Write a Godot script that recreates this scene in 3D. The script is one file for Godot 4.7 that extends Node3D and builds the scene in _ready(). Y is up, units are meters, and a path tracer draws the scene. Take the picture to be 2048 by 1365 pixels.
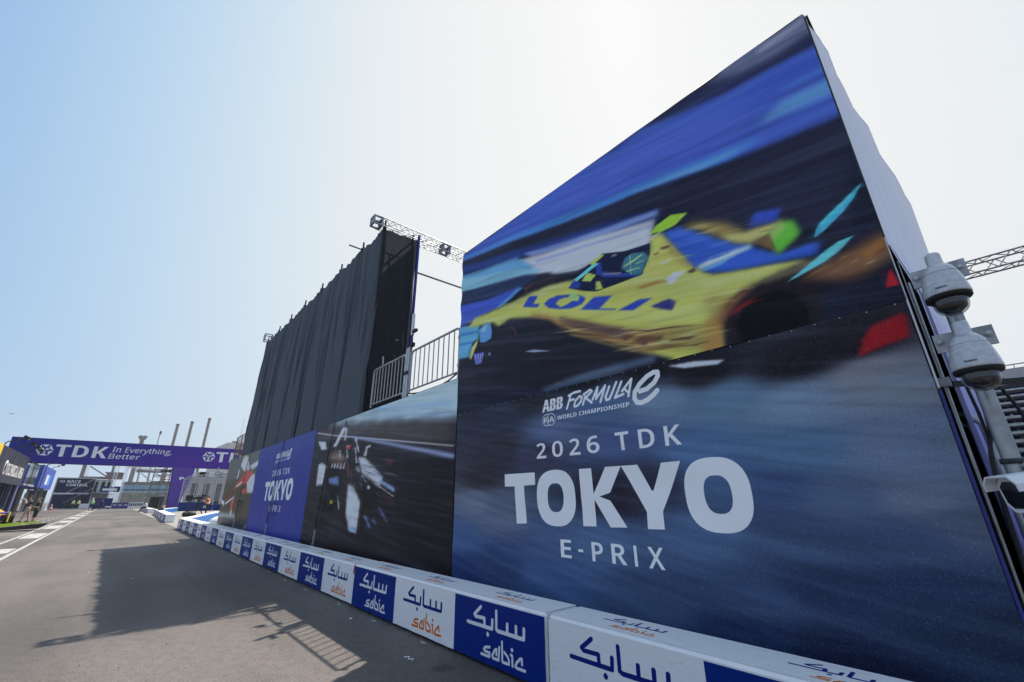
extends Node3D
# A pit lane beside a tall printed hoarding, low printed banners, a row of wrapped barrier blocks and a start gantry.
# x runs to the right across the lane, -z along it, metres.

# the print on the tall hoarding, in millimetres from its far lower corner: [colour, softness, opacity, outlines]
const STREAK_PRINT = [
	[86,114,213,102,1.00,[[-157,5042,1629,5044,3330,4982,4754,4656,4759,3904,4108,4024,3166,4261,2052,4472,-150,4929]]],
	[98,119,223,153,0.60,[[1869,4779,2796,4900,3500,4766,4193,4473,4136,4171,2998,4418]]],
	[71,103,208,102,0.80,[[4049,4599,4536,4665,4757,4609,4754,4421,4487,4427]]],
	[53,54,92,85,1.00,[[3309,4999,4012,4996,4264,4847,4767,4775,4761,4649,4078,4762,3479,4925]]],
	[135,138,168,102,1.00,[[3937,4993,4768,5027,4767,4797,4559,4777,4232,4855]]],
	[224,227,234,51,0.60,[[4383,4964,4743,4975,4749,4909,4435,4909]]],
	[118,179,234,85,1.00,[[4271,4232,4465,4320,4759,4273,4761,4131,4516,4171]]],
	[98,149,234,68,0.70,[[4406,4459,4602,4446,4754,4421,4758,4354,4564,4397]]],
	[92,160,234,76,1.00,[[-42,4970,1861,4606,3178,4351,3975,4186,4305,4101,3986,4060,3166,4261,1922,4486,-39,4915]]],
	[135,195,234,34,0.60,[[2987,4324,3620,4219,4126,4115,3790,4122,3211,4256]]],
	[46,47,68,68,1.00,[[-36,4878,2051,4445,3208,4234,4105,4005,4755,3889,4763,3684,4609,3024,3167,3930,1568,4351,23,4781]]],
	[53,74,148,68,1.00,[[-32,4805,1496,4415,2716,4133,3301,3967,3261,3832,2699,3970,-24,4661]]],
	[161,181,234,42,1.00,[[1420,4349,2607,4092,3290,3962,3295,3898,2651,4007,1564,4237]]],
	[234,234,234,37,1.00,[[676,4426,1840,4191,3257,3879,3158,3621,2622,3718,2245,3742,201,4332]]],
	[127,193,234,59,1.00,[[-77,4649,1305,4343,1594,4082,1484,4017,-5,4346]]],
	[194,201,234,23,1.00,[[1598,4179,3198,3833,3195,3812,1631,4127]]],
	[161,218,234,42,1.00,[[-16,4587,1398,4138,1748,3984,1610,3989,-2,4351]]],
	[53,63,100,42,1.00,[[-28,4344,1432,4031,1906,3875,1392,3893,-41,4133]]],
	[80,105,220,42,1.00,[[-41,4125,642,3986,1392,3900,840,3766,647,3774,231,3761,-45,3779]]],
	[121,201,234,42,1.00,[[-72,3787,447,3661,454,3453,257,3216,-62,3259]]],
	[83,136,234,17,0.70,[[-64,3666,427,3579,428,3549,-61,3618],[-53,3507,363,3435,341,3412,-50,3460]]],
	[43,41,51,37,1.00,[[-62,3259,257,3216,295,3410,800,3578,1122,3528,1621,3389,1873,3280,2148,3006,3071,2527,3054,2405,1829,2497,-79,2773]]],
	[53,47,57,30,1.00,[[1370,3756,1501,3884,1677,3933,1843,3889,1995,3772,1897,3709,1635,3729]]],
	[104,168,234,20,1.00,[[798,3781,1280,3903,1401,3871,964,3762]]]]
const CAR_PRINT = [
	[230,228,113,52,1.00,[[185,3699,349,3799,647,3774,1201,3750,1514,3742,1834,3722,2196,3644,2544,3488,3046,3349,3144,3569,3185,3719,3259,3712,3310,3696,3554,3207,3686,3076,4061,2993,4369,2916,4127,2888,3898,2863,3770,2801,3686,2665,3694,2598,3662,2416,3667,2356,3335,2407,3169,2492,2633,2749,2148,3006,2043,3119,1843,3290,1621,3389,1122,3528,884,3501,758,3591,471,3639]]],
	[215,215,130,120,0.55,[[2846,3363,3254,3300,3476,3153,3733,3044,3969,2989,3761,2917,3447,2968,2968,3176]]],
	[152,119,71,100,0.60,[[3580,2895,3754,2875,3820,2805,3714,2711,3658,2620,3600,2638]]],
	[135,103,68,80,0.55,[[2921,2800,3294,2734,3610,2635,3635,2433,3264,2533,2960,2688]]],
	[234,234,146,80,0.50,[[2514,3176,3075,2954,3646,2847,3750,2854,3624,2719,3062,2857,2346,3176]]],
	[189,144,84,80,1.00,[[1844,3314,2292,3097,2673,2911,3103,2759,3072,2536,2634,2759,2149,3017,1958,3180]]],
	[119,89,84,90,1.00,[[1875,3304,2292,3102,2673,2911,2965,2782,2750,2786,2286,3031]]],
	[203,142,80,70,1.00,[[1505,3467,1814,3343,1873,3280,2148,3006,2042,3107,1812,3294,1521,3422]]],
	[203,152,84,90,1.00,[[3554,2675,3686,2720,3705,2605,3663,2426,3508,2467]]],
	[162,108,71,80,1.00,[[3656,2664,3735,2770,3867,2853,4037,2872,3895,2799,3783,2709,3715,2602]]],
	[43,34,39,80,1.00,[[3700,2416,3709,2625,3805,2723,3931,2796,4117,2839,4356,2820,4389,2806,4268,2264]]],
	[169,149,95,60,0.80,[[3906,2860,4127,2888,4367,2907,4401,2861,4160,2842]]],
	[152,103,68,110,1.00,[[4276,2802,4463,2855,4755,2927,4757,2790,4731,2732,4608,2680,4482,2698]]],
	[203,129,67,40,0.60,[[4620,2838,4739,2889,4744,2832,4654,2767]]],
	[158,41,45,44,1.00,[[3744,2680,3868,2751,4061,2760,3969,2724,3819,2685]]],
	[176,147,81,90,1.00,[[3487,3684,3669,3627,3866,3502,3965,3374,3985,3325,4229,3301,4269,3245,4012,3213,3904,3261,3700,3477]]],
	[228,217,128,60,1.00,[[3798,3413,3987,3332,4262,3294,4195,3217,3995,3227,3854,3317]]],
	[68,94,204,48,1.00,[[3993,3368,4046,3390,4080,3468,4271,3401,4222,3307,4128,3331]]],
	[77,119,225,52,1.00,[[3310,3696,3474,3674,3680,3488,3904,3261,4011,3208,3983,3164,3707,3199,3554,3207]]],
	[62,100,198,60,0.70,[[3399,3594,3635,3421,3898,3228,3709,3210,3567,3219]]],
	[68,111,218,44,1.00,[[3604,3166,3814,3209,4007,3187,4183,3035,4437,3022,4415,2925,4145,2976,3835,3045,3670,3105]]],
	[216,234,234,40,1.00,[[3565,3202,3691,3231,4011,3208,4015,3169,3754,3163,3592,3163]]],
	[135,203,234,16,0.70,[[3593,3171,3754,3165,3859,3176,3800,3133,3642,3131]]],
	[186,234,73,12,1.00,[[3183,3749,3245,3803,3410,3840,3569,3776,3441,3709,3286,3709]]],
	[234,234,234,10,1.00,[[3174,3682,3198,3712,3280,3712,3277,3696,3205,3694,3185,3669]]],
	[124,220,73,48,1.00,[[4149,3253,4286,3286,4322,3255,4350,3146,4326,3113,4232,3065,4189,3024,4158,3080]]],
	[192,221,118,28,0.70,[[4128,3241,4259,3278,4263,3215,4164,3154]]],
	[141,108,68,28,1.00,[[4038,3201,4154,3236,4169,3069,4091,3146]]],
	[101,228,234,10,1.00,[[4750,3328,4691,3296,4472,3156,4434,3113,4413,3057,4471,3077,4601,3162,4677,3234]]],
	[124,234,234,10,1.00,[[4622,2972,4530,2967,4453,2937,4181,2794,4279,2817,4435,2858,4528,2901]]],
	[74,176,234,6,0.50,[[4728,3296,4601,3209,4437,3103,4418,3061,4499,3101,4625,3195]]],
	[205,201,105,80,0.50,[[2449,3376,2840,3309,3357,3152,3575,3063,3346,3081,2677,3217]]],
	[234,234,168,44,0.60,[[647,3759,1277,3722,1833,3703,2166,3638,1892,3609,1200,3681]]],
	[220,212,110,60,0.60,[[3150,3510,3351,3442,3473,3281,3364,3200,3122,3303]]],
	[234,234,151,36,0.60,[[3554,3071,3967,2979,4223,2941,4012,2926,3615,2975]]],
	[189,160,87,52,0.70,[[3325,3618,3405,3469,3499,3295,3541,3200,3447,3267,3351,3442]]],
	[124,94,87,60,0.80,[[1987,3267,2497,3005,2817,2870,2754,2824,2330,2993,1983,3207]]],
	[83,66,60,32,0.80,[[1980,3169,2192,3021,2660,2773,3025,2584,2898,2618,2479,2824,2085,3038]]],
	[234,234,171,14,0.55,[[2985,3295,3155,3244,3314,3220,3154,3268],[1582,3549,1855,3466,2103,3419,1852,3497],[3268,2896,3417,2863,3556,2854,3416,2885],[3008,2856,3181,2820,3342,2809,3180,2843],[2279,3301,2497,3245,2698,3208,2495,3261],[2722,3417,3016,3332,3279,3281,3015,3359],[3428,3083,3604,3044,3768,3021,3604,3057],[3479,2916,3739,2870,3972,2847,3739,2890],[2834,2773,3073,2735,3291,2716,3072,2751],[2640,2892,2833,2855,3012,2836,2832,2871],[3281,3166,3538,3109,3769,3070,3538,3123],[2718,2828,2968,2783,3195,2764,2967,2806],[2611,2691,2983,2639,3308,2616,2982,2663],[2477,2857,2899,2792,3262,2749,2898,2806],[2617,2677,3026,2621,3378,2599,3024,2650],[-59,3852,779,3619,1453,3473,771,3666],[1904,3290,2303,3199,2653,3133,2302,3215],[37,3799,658,3635,1187,3513,654,3656],[3237,2636,3389,2609,3531,2609,3388,2635],[3246,2430,3573,2409,3859,2405,3572,2424],[1836,3106,2163,3034,2455,2993,2160,3060],[3099,3196,3317,3139,3517,3110,3317,3164],[3471,2919,3754,2867,4005,2845,3754,2892],[2702,3366,3005,3281,3275,3232,3004,3309]]],
	[234,234,135,14,0.55,[[3932,2983,4060,2957,4180,2945,4060,2969],[2601,3171,2989,3084,3325,3030,2988,3106],[3237,2657,3492,2621,3721,2613,3491,2647],[2768,2781,2946,2751,3113,2737,2946,2765],[2037,3266,2414,3179,2745,3119,2412,3198],[2748,2637,3112,2589,3429,2572,3111,2616],[2698,3079,2938,3029,3157,2996,2937,3042],[2689,3242,2885,3193,3066,3162,2884,3208],[2927,3335,3094,3289,3250,3259,3093,3302],[3042,3262,3384,3176,3683,3125,3383,3202],[1845,3263,2358,3150,2792,3071,2356,3167],[3622,3031,3890,2975,4128,2950,3890,3002],[2503,3034,2855,2961,3165,2921,2854,2986],[2649,3111,3024,3026,3351,2982,3023,3058],[3206,3419,3414,3355,3606,3319,3414,3378],[2342,3459,2648,3376,2923,3316,2647,3392],[2796,3504,3215,3387,3573,3305,3214,3407],[2874,2947,3185,2887,3461,2856,3184,2912],[3211,2840,3365,2812,3510,2799,3365,2826],[3185,2759,3458,2722,3701,2701,3457,2735]]],
	[215,207,105,14,0.55,[[2702,2983,2886,2939,3057,2924,2885,2966],[2983,2849,3238,2801,3469,2783,3237,2826],[2871,2988,3108,2941,3325,2913,3108,2956],[3443,2948,3742,2891,4006,2866,3742,2918],[3714,2942,3899,2910,4070,2891,3899,2922],[668,3781,1044,3665,1379,3594,1039,3700],[982,3784,1294,3684,1575,3623,1289,3717],[3007,2544,3341,2511,3634,2499,3340,2530],[3499,2833,3685,2800,3857,2788,3685,2820],[1351,3792,1892,3626,2350,3516,1888,3660],[2665,2745,2935,2702,3178,2684,2933,2724],[3115,2560,3348,2536,3561,2526,3348,2548],[2955,3045,3289,2975,3582,2937,3288,3000],[2707,3283,3065,3194,3378,3138,3064,3218],[3257,2604,3536,2569,3786,2563,3536,2596],[1720,3661,1989,3568,2232,3522,1984,3609]]],
	[162,119,73,12,0.60,[[3136,2696,3295,2662,3444,2642,3296,2674],[2967,2624,3231,2573,3468,2540,3231,2586],[2895,2748,3178,2682,3431,2638,3179,2699],[2118,2992,2374,2891,2610,2812,2377,2905],[2724,2683,3032,2608,3306,2557,3033,2625],[2808,2636,3107,2572,3373,2527,3107,2584],[2646,2694,2950,2618,3221,2561,2951,2629],[2642,2829,2864,2756,3070,2710,2866,2778]]],
	[220,177,113,12,0.60,[[1588,3407,1987,3216,2339,3064,1991,3232],[3089,2704,3212,2675,3329,2657,3212,2685],[2670,2864,2944,2782,3192,2723,2946,2798],[2962,2640,3234,2587,3478,2552,3234,2600],[2106,3014,2317,2926,2516,2860,2321,2943],[2597,2770,2748,2716,2892,2685,2750,2737],[2899,2733,3104,2681,3294,2647,3105,2696],[2355,2881,2686,2772,2981,2689,2688,2786],[2984,2762,3215,2707,3427,2672,3216,2723]]],
	[98,69,51,12,0.60,[[2654,2756,2918,2682,3158,2629,2920,2696],[2000,3076,2351,2929,2666,2826,2356,2957],[2951,2614,3179,2563,3389,2537,3180,2585],[2440,2975,2651,2892,2850,2837,2655,2914],[2371,2912,2576,2837,2767,2780,2578,2850],[2996,2628,3186,2586,3363,2562,3187,2601],[1864,3216,2229,3055,2555,2932,2234,3074],[3010,2588,3134,2560,3253,2543,3134,2569],[1835,3285,2258,3101,2626,2955,2261,3114]]],
	[110,152,234,12,0.60,[[3665,3350,3772,3327,3874,3323,3771,3346],[3396,3481,3596,3444,3780,3423,3595,3458],[3553,3297,3662,3274,3764,3272,3660,3295],[3695,3332,3819,3309,3934,3302,3817,3324],[3400,3609,3502,3583,3599,3574,3501,3600]]],
	[53,89,186,12,0.60,[[3568,3309,3658,3292,3744,3287,3657,3304],[3324,3572,3476,3539,3617,3523,3474,3555],[3473,3282,3589,3262,3698,3256,3587,3276],[3550,3289,3657,3269,3758,3265,3656,3285],[3612,3234,3739,3211,3858,3208,3737,3231]]],
	[218,201,130,12,0.60,[[4105,3276,4197,3242,4287,3229,4198,3262],[3690,3518,3772,3483,3851,3471,3772,3504],[3565,3534,3712,3481,3850,3453,3712,3504],[3429,3639,3633,3569,3820,3522,3633,3587],[3829,3414,3923,3381,4012,3364,3923,3396],[3799,3397,3894,3364,3985,3347,3894,3380],[3508,3633,3656,3577,3794,3547,3655,3601],[3557,3588,3674,3547,3786,3520,3674,3559]]],
	[149,122,73,12,0.60,[[4071,3282,4143,3255,4213,3245,4144,3270],[3832,3397,3943,3357,4049,3338,3943,3376],[3419,3689,3577,3629,3725,3594,3577,3651],[3880,3424,4045,3372,4197,3335,4045,3385]]],
	[203,141,81,8,0.55,[[4327,2798,4403,2809,4475,2835,4401,2824],[4247,2771,4343,2790,4434,2818,4342,2800],[4491,2834,4530,2837,4567,2854,4528,2851]]],
	[118,74,42,8,0.55,[[4658,2793,4733,2808,4805,2832,4732,2817],[4532,2780,4578,2789,4623,2804,4577,2795],[4372,2741,4428,2750,4481,2769,4426,2760],[4571,2697,4637,2711,4701,2734,4636,2720],[4645,2783,4718,2799,4788,2822,4717,2807],[4537,2695,4578,2701,4616,2717,4576,2711],[4396,2783,4477,2797,4553,2823,4475,2809],[4634,2879,4707,2893,4776,2914,4706,2901]]],
	[234,201,143,8,0.55,[[4413,2753,4463,2763,4511,2779,4462,2769],[4616,2745,4651,2750,4684,2764,4649,2760],[4617,2740,4659,2746,4699,2763,4658,2756],[4543,2785,4583,2789,4621,2805,4582,2801],[4327,2819,4416,2837,4501,2861,4415,2843]]],
	[62,89,198,20,1.00,[[1367,3608,1495,3709,1641,3660,1552,3581,1670,3545,1630,3510],[1746,3511,1825,3546,1965,3541,2127,3491,2291,3421,2364,3357,2309,3307,2171,3304,1999,3355,1819,3434,1746,3511,1932,3444,2001,3377,2104,3379,2185,3400,2166,3435,2081,3474,1977,3483,1932,3444],[2288,3248,2470,3328,2702,3260,2532,3177,2735,3100,2719,3093],[2755,3077,2996,3104,3131,3069,2921,3018]]],
	[68,66,135,24,1.00,[[3100,2993,3286,3004,3346,2957,3305,2884,3201,2933]]],
	[195,234,146,12,1.00,[[2114,3454,2194,3521,2277,3411,2258,3357,2149,3410]]],
	[118,83,57,14,1.00,[[2760,2872,3051,2773,3294,2734,3593,2657,3292,2720,3049,2758],[3231,2629,3346,2619,3486,2592,3408,2582,3252,2613],[3152,2586,3443,2529,3610,2520,3452,2515]]],
	[124,89,65,28,1.00,[[2856,2727,2967,2736,3201,2676,3147,2644,2960,2682],[2736,2790,2810,2807,2903,2767,2802,2745],[2932,2671,3038,2678,3007,2638]]],
	[203,152,81,20,1.00,[[2976,3241,3191,3221,3359,3164,3212,3186,3027,3201]]],
	[32,37,68,12,1.00,[[2134,3568,2394,3738,2624,3789,2885,3694,3169,3649,3160,3533,3059,3343,2816,3359,2516,3377,2334,3456]]],
	[53,80,173,10,1.00,[[2528,3585,2515,3715,2582,3707,2603,3583,3023,3362,3020,3338,2612,3507],[2134,3568,2222,3637,2316,3551,2285,3508]]],
	[135,234,234,6,1.00,[[2211,3641,2508,3733,2564,3696,2256,3603]]],
	[164,151,144,8,1.00,[[2600,3557,2828,3471,2826,3451,2614,3533],[2731,3722,2793,3708,2791,3685,2729,3699]]],
	[80,136,151,10,1.00,[[2836,3511,2875,3610,2967,3632,3104,3581,3138,3502,3046,3349,2938,3392]]],
	[192,234,143,4,1.00,[[2865,3527,2956,3543,3075,3574,3088,3561,2969,3523,2871,3510],[2937,3625,2938,3395,2947,3392,2948,3622],[2994,3498,3093,3495,3094,3483,2998,3484],[2887,3460,3043,3433,3042,3423,2892,3446]]],
	[215,234,108,8,1.00,[[2318,3581,2405,3654,2522,3573,2445,3525],[2512,3501,2563,3480,2602,3375,2502,3397],[2431,3750,2604,3791,2641,3765,2480,3712]]],
	[124,94,73,16,1.00,[[3263,3550,3366,3529,3347,3503,3285,3515],[3191,3511,3244,3509,3242,3494,3203,3496],[3482,3188,3554,3207,3564,3165,3523,3158]]],
	[234,234,234,18,1.00,[[3223,3378,3380,3388,3301,3359],[3275,3197,3370,3237,3484,3202,3408,3169,3328,3124]]],
	[19,18,21,32,1.00,[[3797,2576,3858,2704,3980,2766,4117,2756,4230,2672,4264,2543,4238,2419,4159,2340,4030,2328,3905,2381,3814,2467]]],
	[135,44,45,20,0.70,[[3748,2677,3825,2727,3922,2746,4044,2732,3935,2720,3839,2700]]],
	[118,176,234,16,1.00,[[445,3585,561,3640,693,3612,743,3482,730,3373,591,3354,479,3385]]],
	[179,230,234,12,0.70,[[473,3564,584,3618,650,3597,565,3507]]],
	[234,234,133,8,1.00,[[257,3216,297,3351,458,3466,380,3300,294,3171]]],
	[98,103,208,8,1.00,[[343,3249,594,3212,538,3060,405,3075]]],
	[224,223,234,4,1.00,[[383,3227,399,3226,434,3081,422,3079],[451,3221,464,3219,478,3077,467,3077],[511,3211,525,3209,515,3075,504,3077],[562,3205,575,3203,554,3086,543,3086]]],
	[176,184,207,10,1.00,[[1401,3000,1573,2982,1851,2890,1571,2946],[691,3176,739,3163,736,3123,698,3133]]],
	[124,80,79,16,0.70,[[1121,3447,1233,3345,1286,3237,1268,3243,1196,3343],[1391,3859,1606,3868,1499,3830,1426,3790]]],
	[98,116,138,60,1.00,[[1617,2495,2246,2548,3080,2534,3083,2474,2365,2461,1753,2457]]],
	[224,230,234,20,1.00,[[3180,2408,3418,2394,3665,2347,3604,2322,3327,2356]]],
	[172,30,39,32,1.00,[[4458,2163,4511,2273,4563,2339,4725,2383,4740,2346,4726,2226,4589,2200]]],
	[211,37,51,8,1.00,[[4681,2560,4733,2679,4748,2554]]]]
const TARMAC_PRINT = [[75,2300,55,55,70],[931,2313,58,61,78],[1470,2465,48,45,53],[1762,1981,102,118,152],[2448,2263,84,108,144],[3117,2124,124,146,171],[3603,2040,110,139,165],[4085,1957,132,153,177],[4508,2054,139,139,146],[4608,1986,139,146,158],[933,1896,55,49,59],[1606,1840,68,67,89],[2684,1836,87,104,146],[3350,1693,94,125,165],[4017,1637,94,125,158],[4510,1596,117,132,158],[4711,1579,110,125,146],[550,1570,55,49,56],[2525,1376,48,42,53],[2883,1450,55,52,70],[3500,1468,79,104,140],[3818,1393,71,89,127],[4214,1330,87,104,134],[4547,1329,117,125,146],[456,1341,124,132,152],[936,1181,110,118,140],[1708,969,79,97,134],[2320,964,87,111,146],[3245,1057,87,111,146],[3901,1095,71,89,121],[4392,1123,71,89,121],[4705,1210,94,104,127],[163,881,79,104,146],[183,554,41,61,109],[938,678,55,75,115],[1689,620,71,97,140],[2768,606,63,82,115],[3528,713,63,82,115],[4089,793,48,61,91],[4520,854,48,61,91],[3484,481,41,57,91],[4013,465,34,42,70],[4553,647,37,49,75],[4702,717,37,49,72],[2345,2485,34,27,35],[3450,2290,32,27,32],[4135,2190,34,31,38],[4429,2254,37,31,38],[175,2629,48,45,53],[3016,2433,34,29,35]]
const TOKYO_SHAPES = [[1020,1606,1521,1604,1522,1478,1351,1473,1367,1093,1213,1086,1196,1468,1023,1472],[2132,1608,2281,1608,2293,1377,2447,1610,2617,1609,2479,1385,2358,1354,2472,1318,2631,1102,2453,1097,2298,1325,2297,1099,2145,1096],[2617,1609,2784,1610,2893,1396,2909,1395,3013,1612,3185,1615,2976,1232,2976,1102,2826,1099,2832,1229]]
const TOKYO_RINGS = [[1539,1081,2068,1617],[1695,1212,1912,1485],[3182,1097,3677,1626],[3335,1226,3539,1494]]
const FORMULA_STROKES = [[2019,2218,2075,2343],[2051,2350,2125,2370,2208,2370],[2051,2296,2120,2301],[2120,2236,2140,2282,2199,2319,2228,2304,2214,2262,2167,2226,2128,2222,2120,2236],[2237,2225,2271,2304],[2252,2326,2339,2359,2359,2340,2277,2288,2350,2226],[2362,2253,2431,2367,2404,2253,2522,2366,2456,2216],[2569,2347,2518,2253,2527,2222,2562,2226,2654,2373],[2710,2366,2625,2227,2720,2246],[2708,2276,2819,2370,2770,2217],[2741,2288,2766,2256]]
const E_STROKE = [2892,2240,2964,2248,3042,2290,3083,2341,3084,2377,3047,2383,2979,2360,2897,2306,2840,2243,2830,2185,2854,2144,2897,2135,2958,2150,3020,2184,3061,2216]
const ARABIC_STROKES = [[419,452,325,374,343,359,473,363,474,298],[221,293,583,295,588,368],[643,451,644,303,667,292,996,296,1001,374],[790,371,789,297],[902,373,901,300]]
const LATIN_STROKES = [[554,142,492,130,472,108,485,98,555,96,551,65,436,64],[648,102,648,144,624,132,592,83,600,67,677,66,685,168],[722,219,725,71,738,64,811,66,813,84,799,115,751,144],[836,143,853,140,856,64],[973,106,971,145,953,143,906,101,891,72,906,65,1008,67]]
const LOGO_DOTS = [[526,240],[850,184]]
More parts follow.
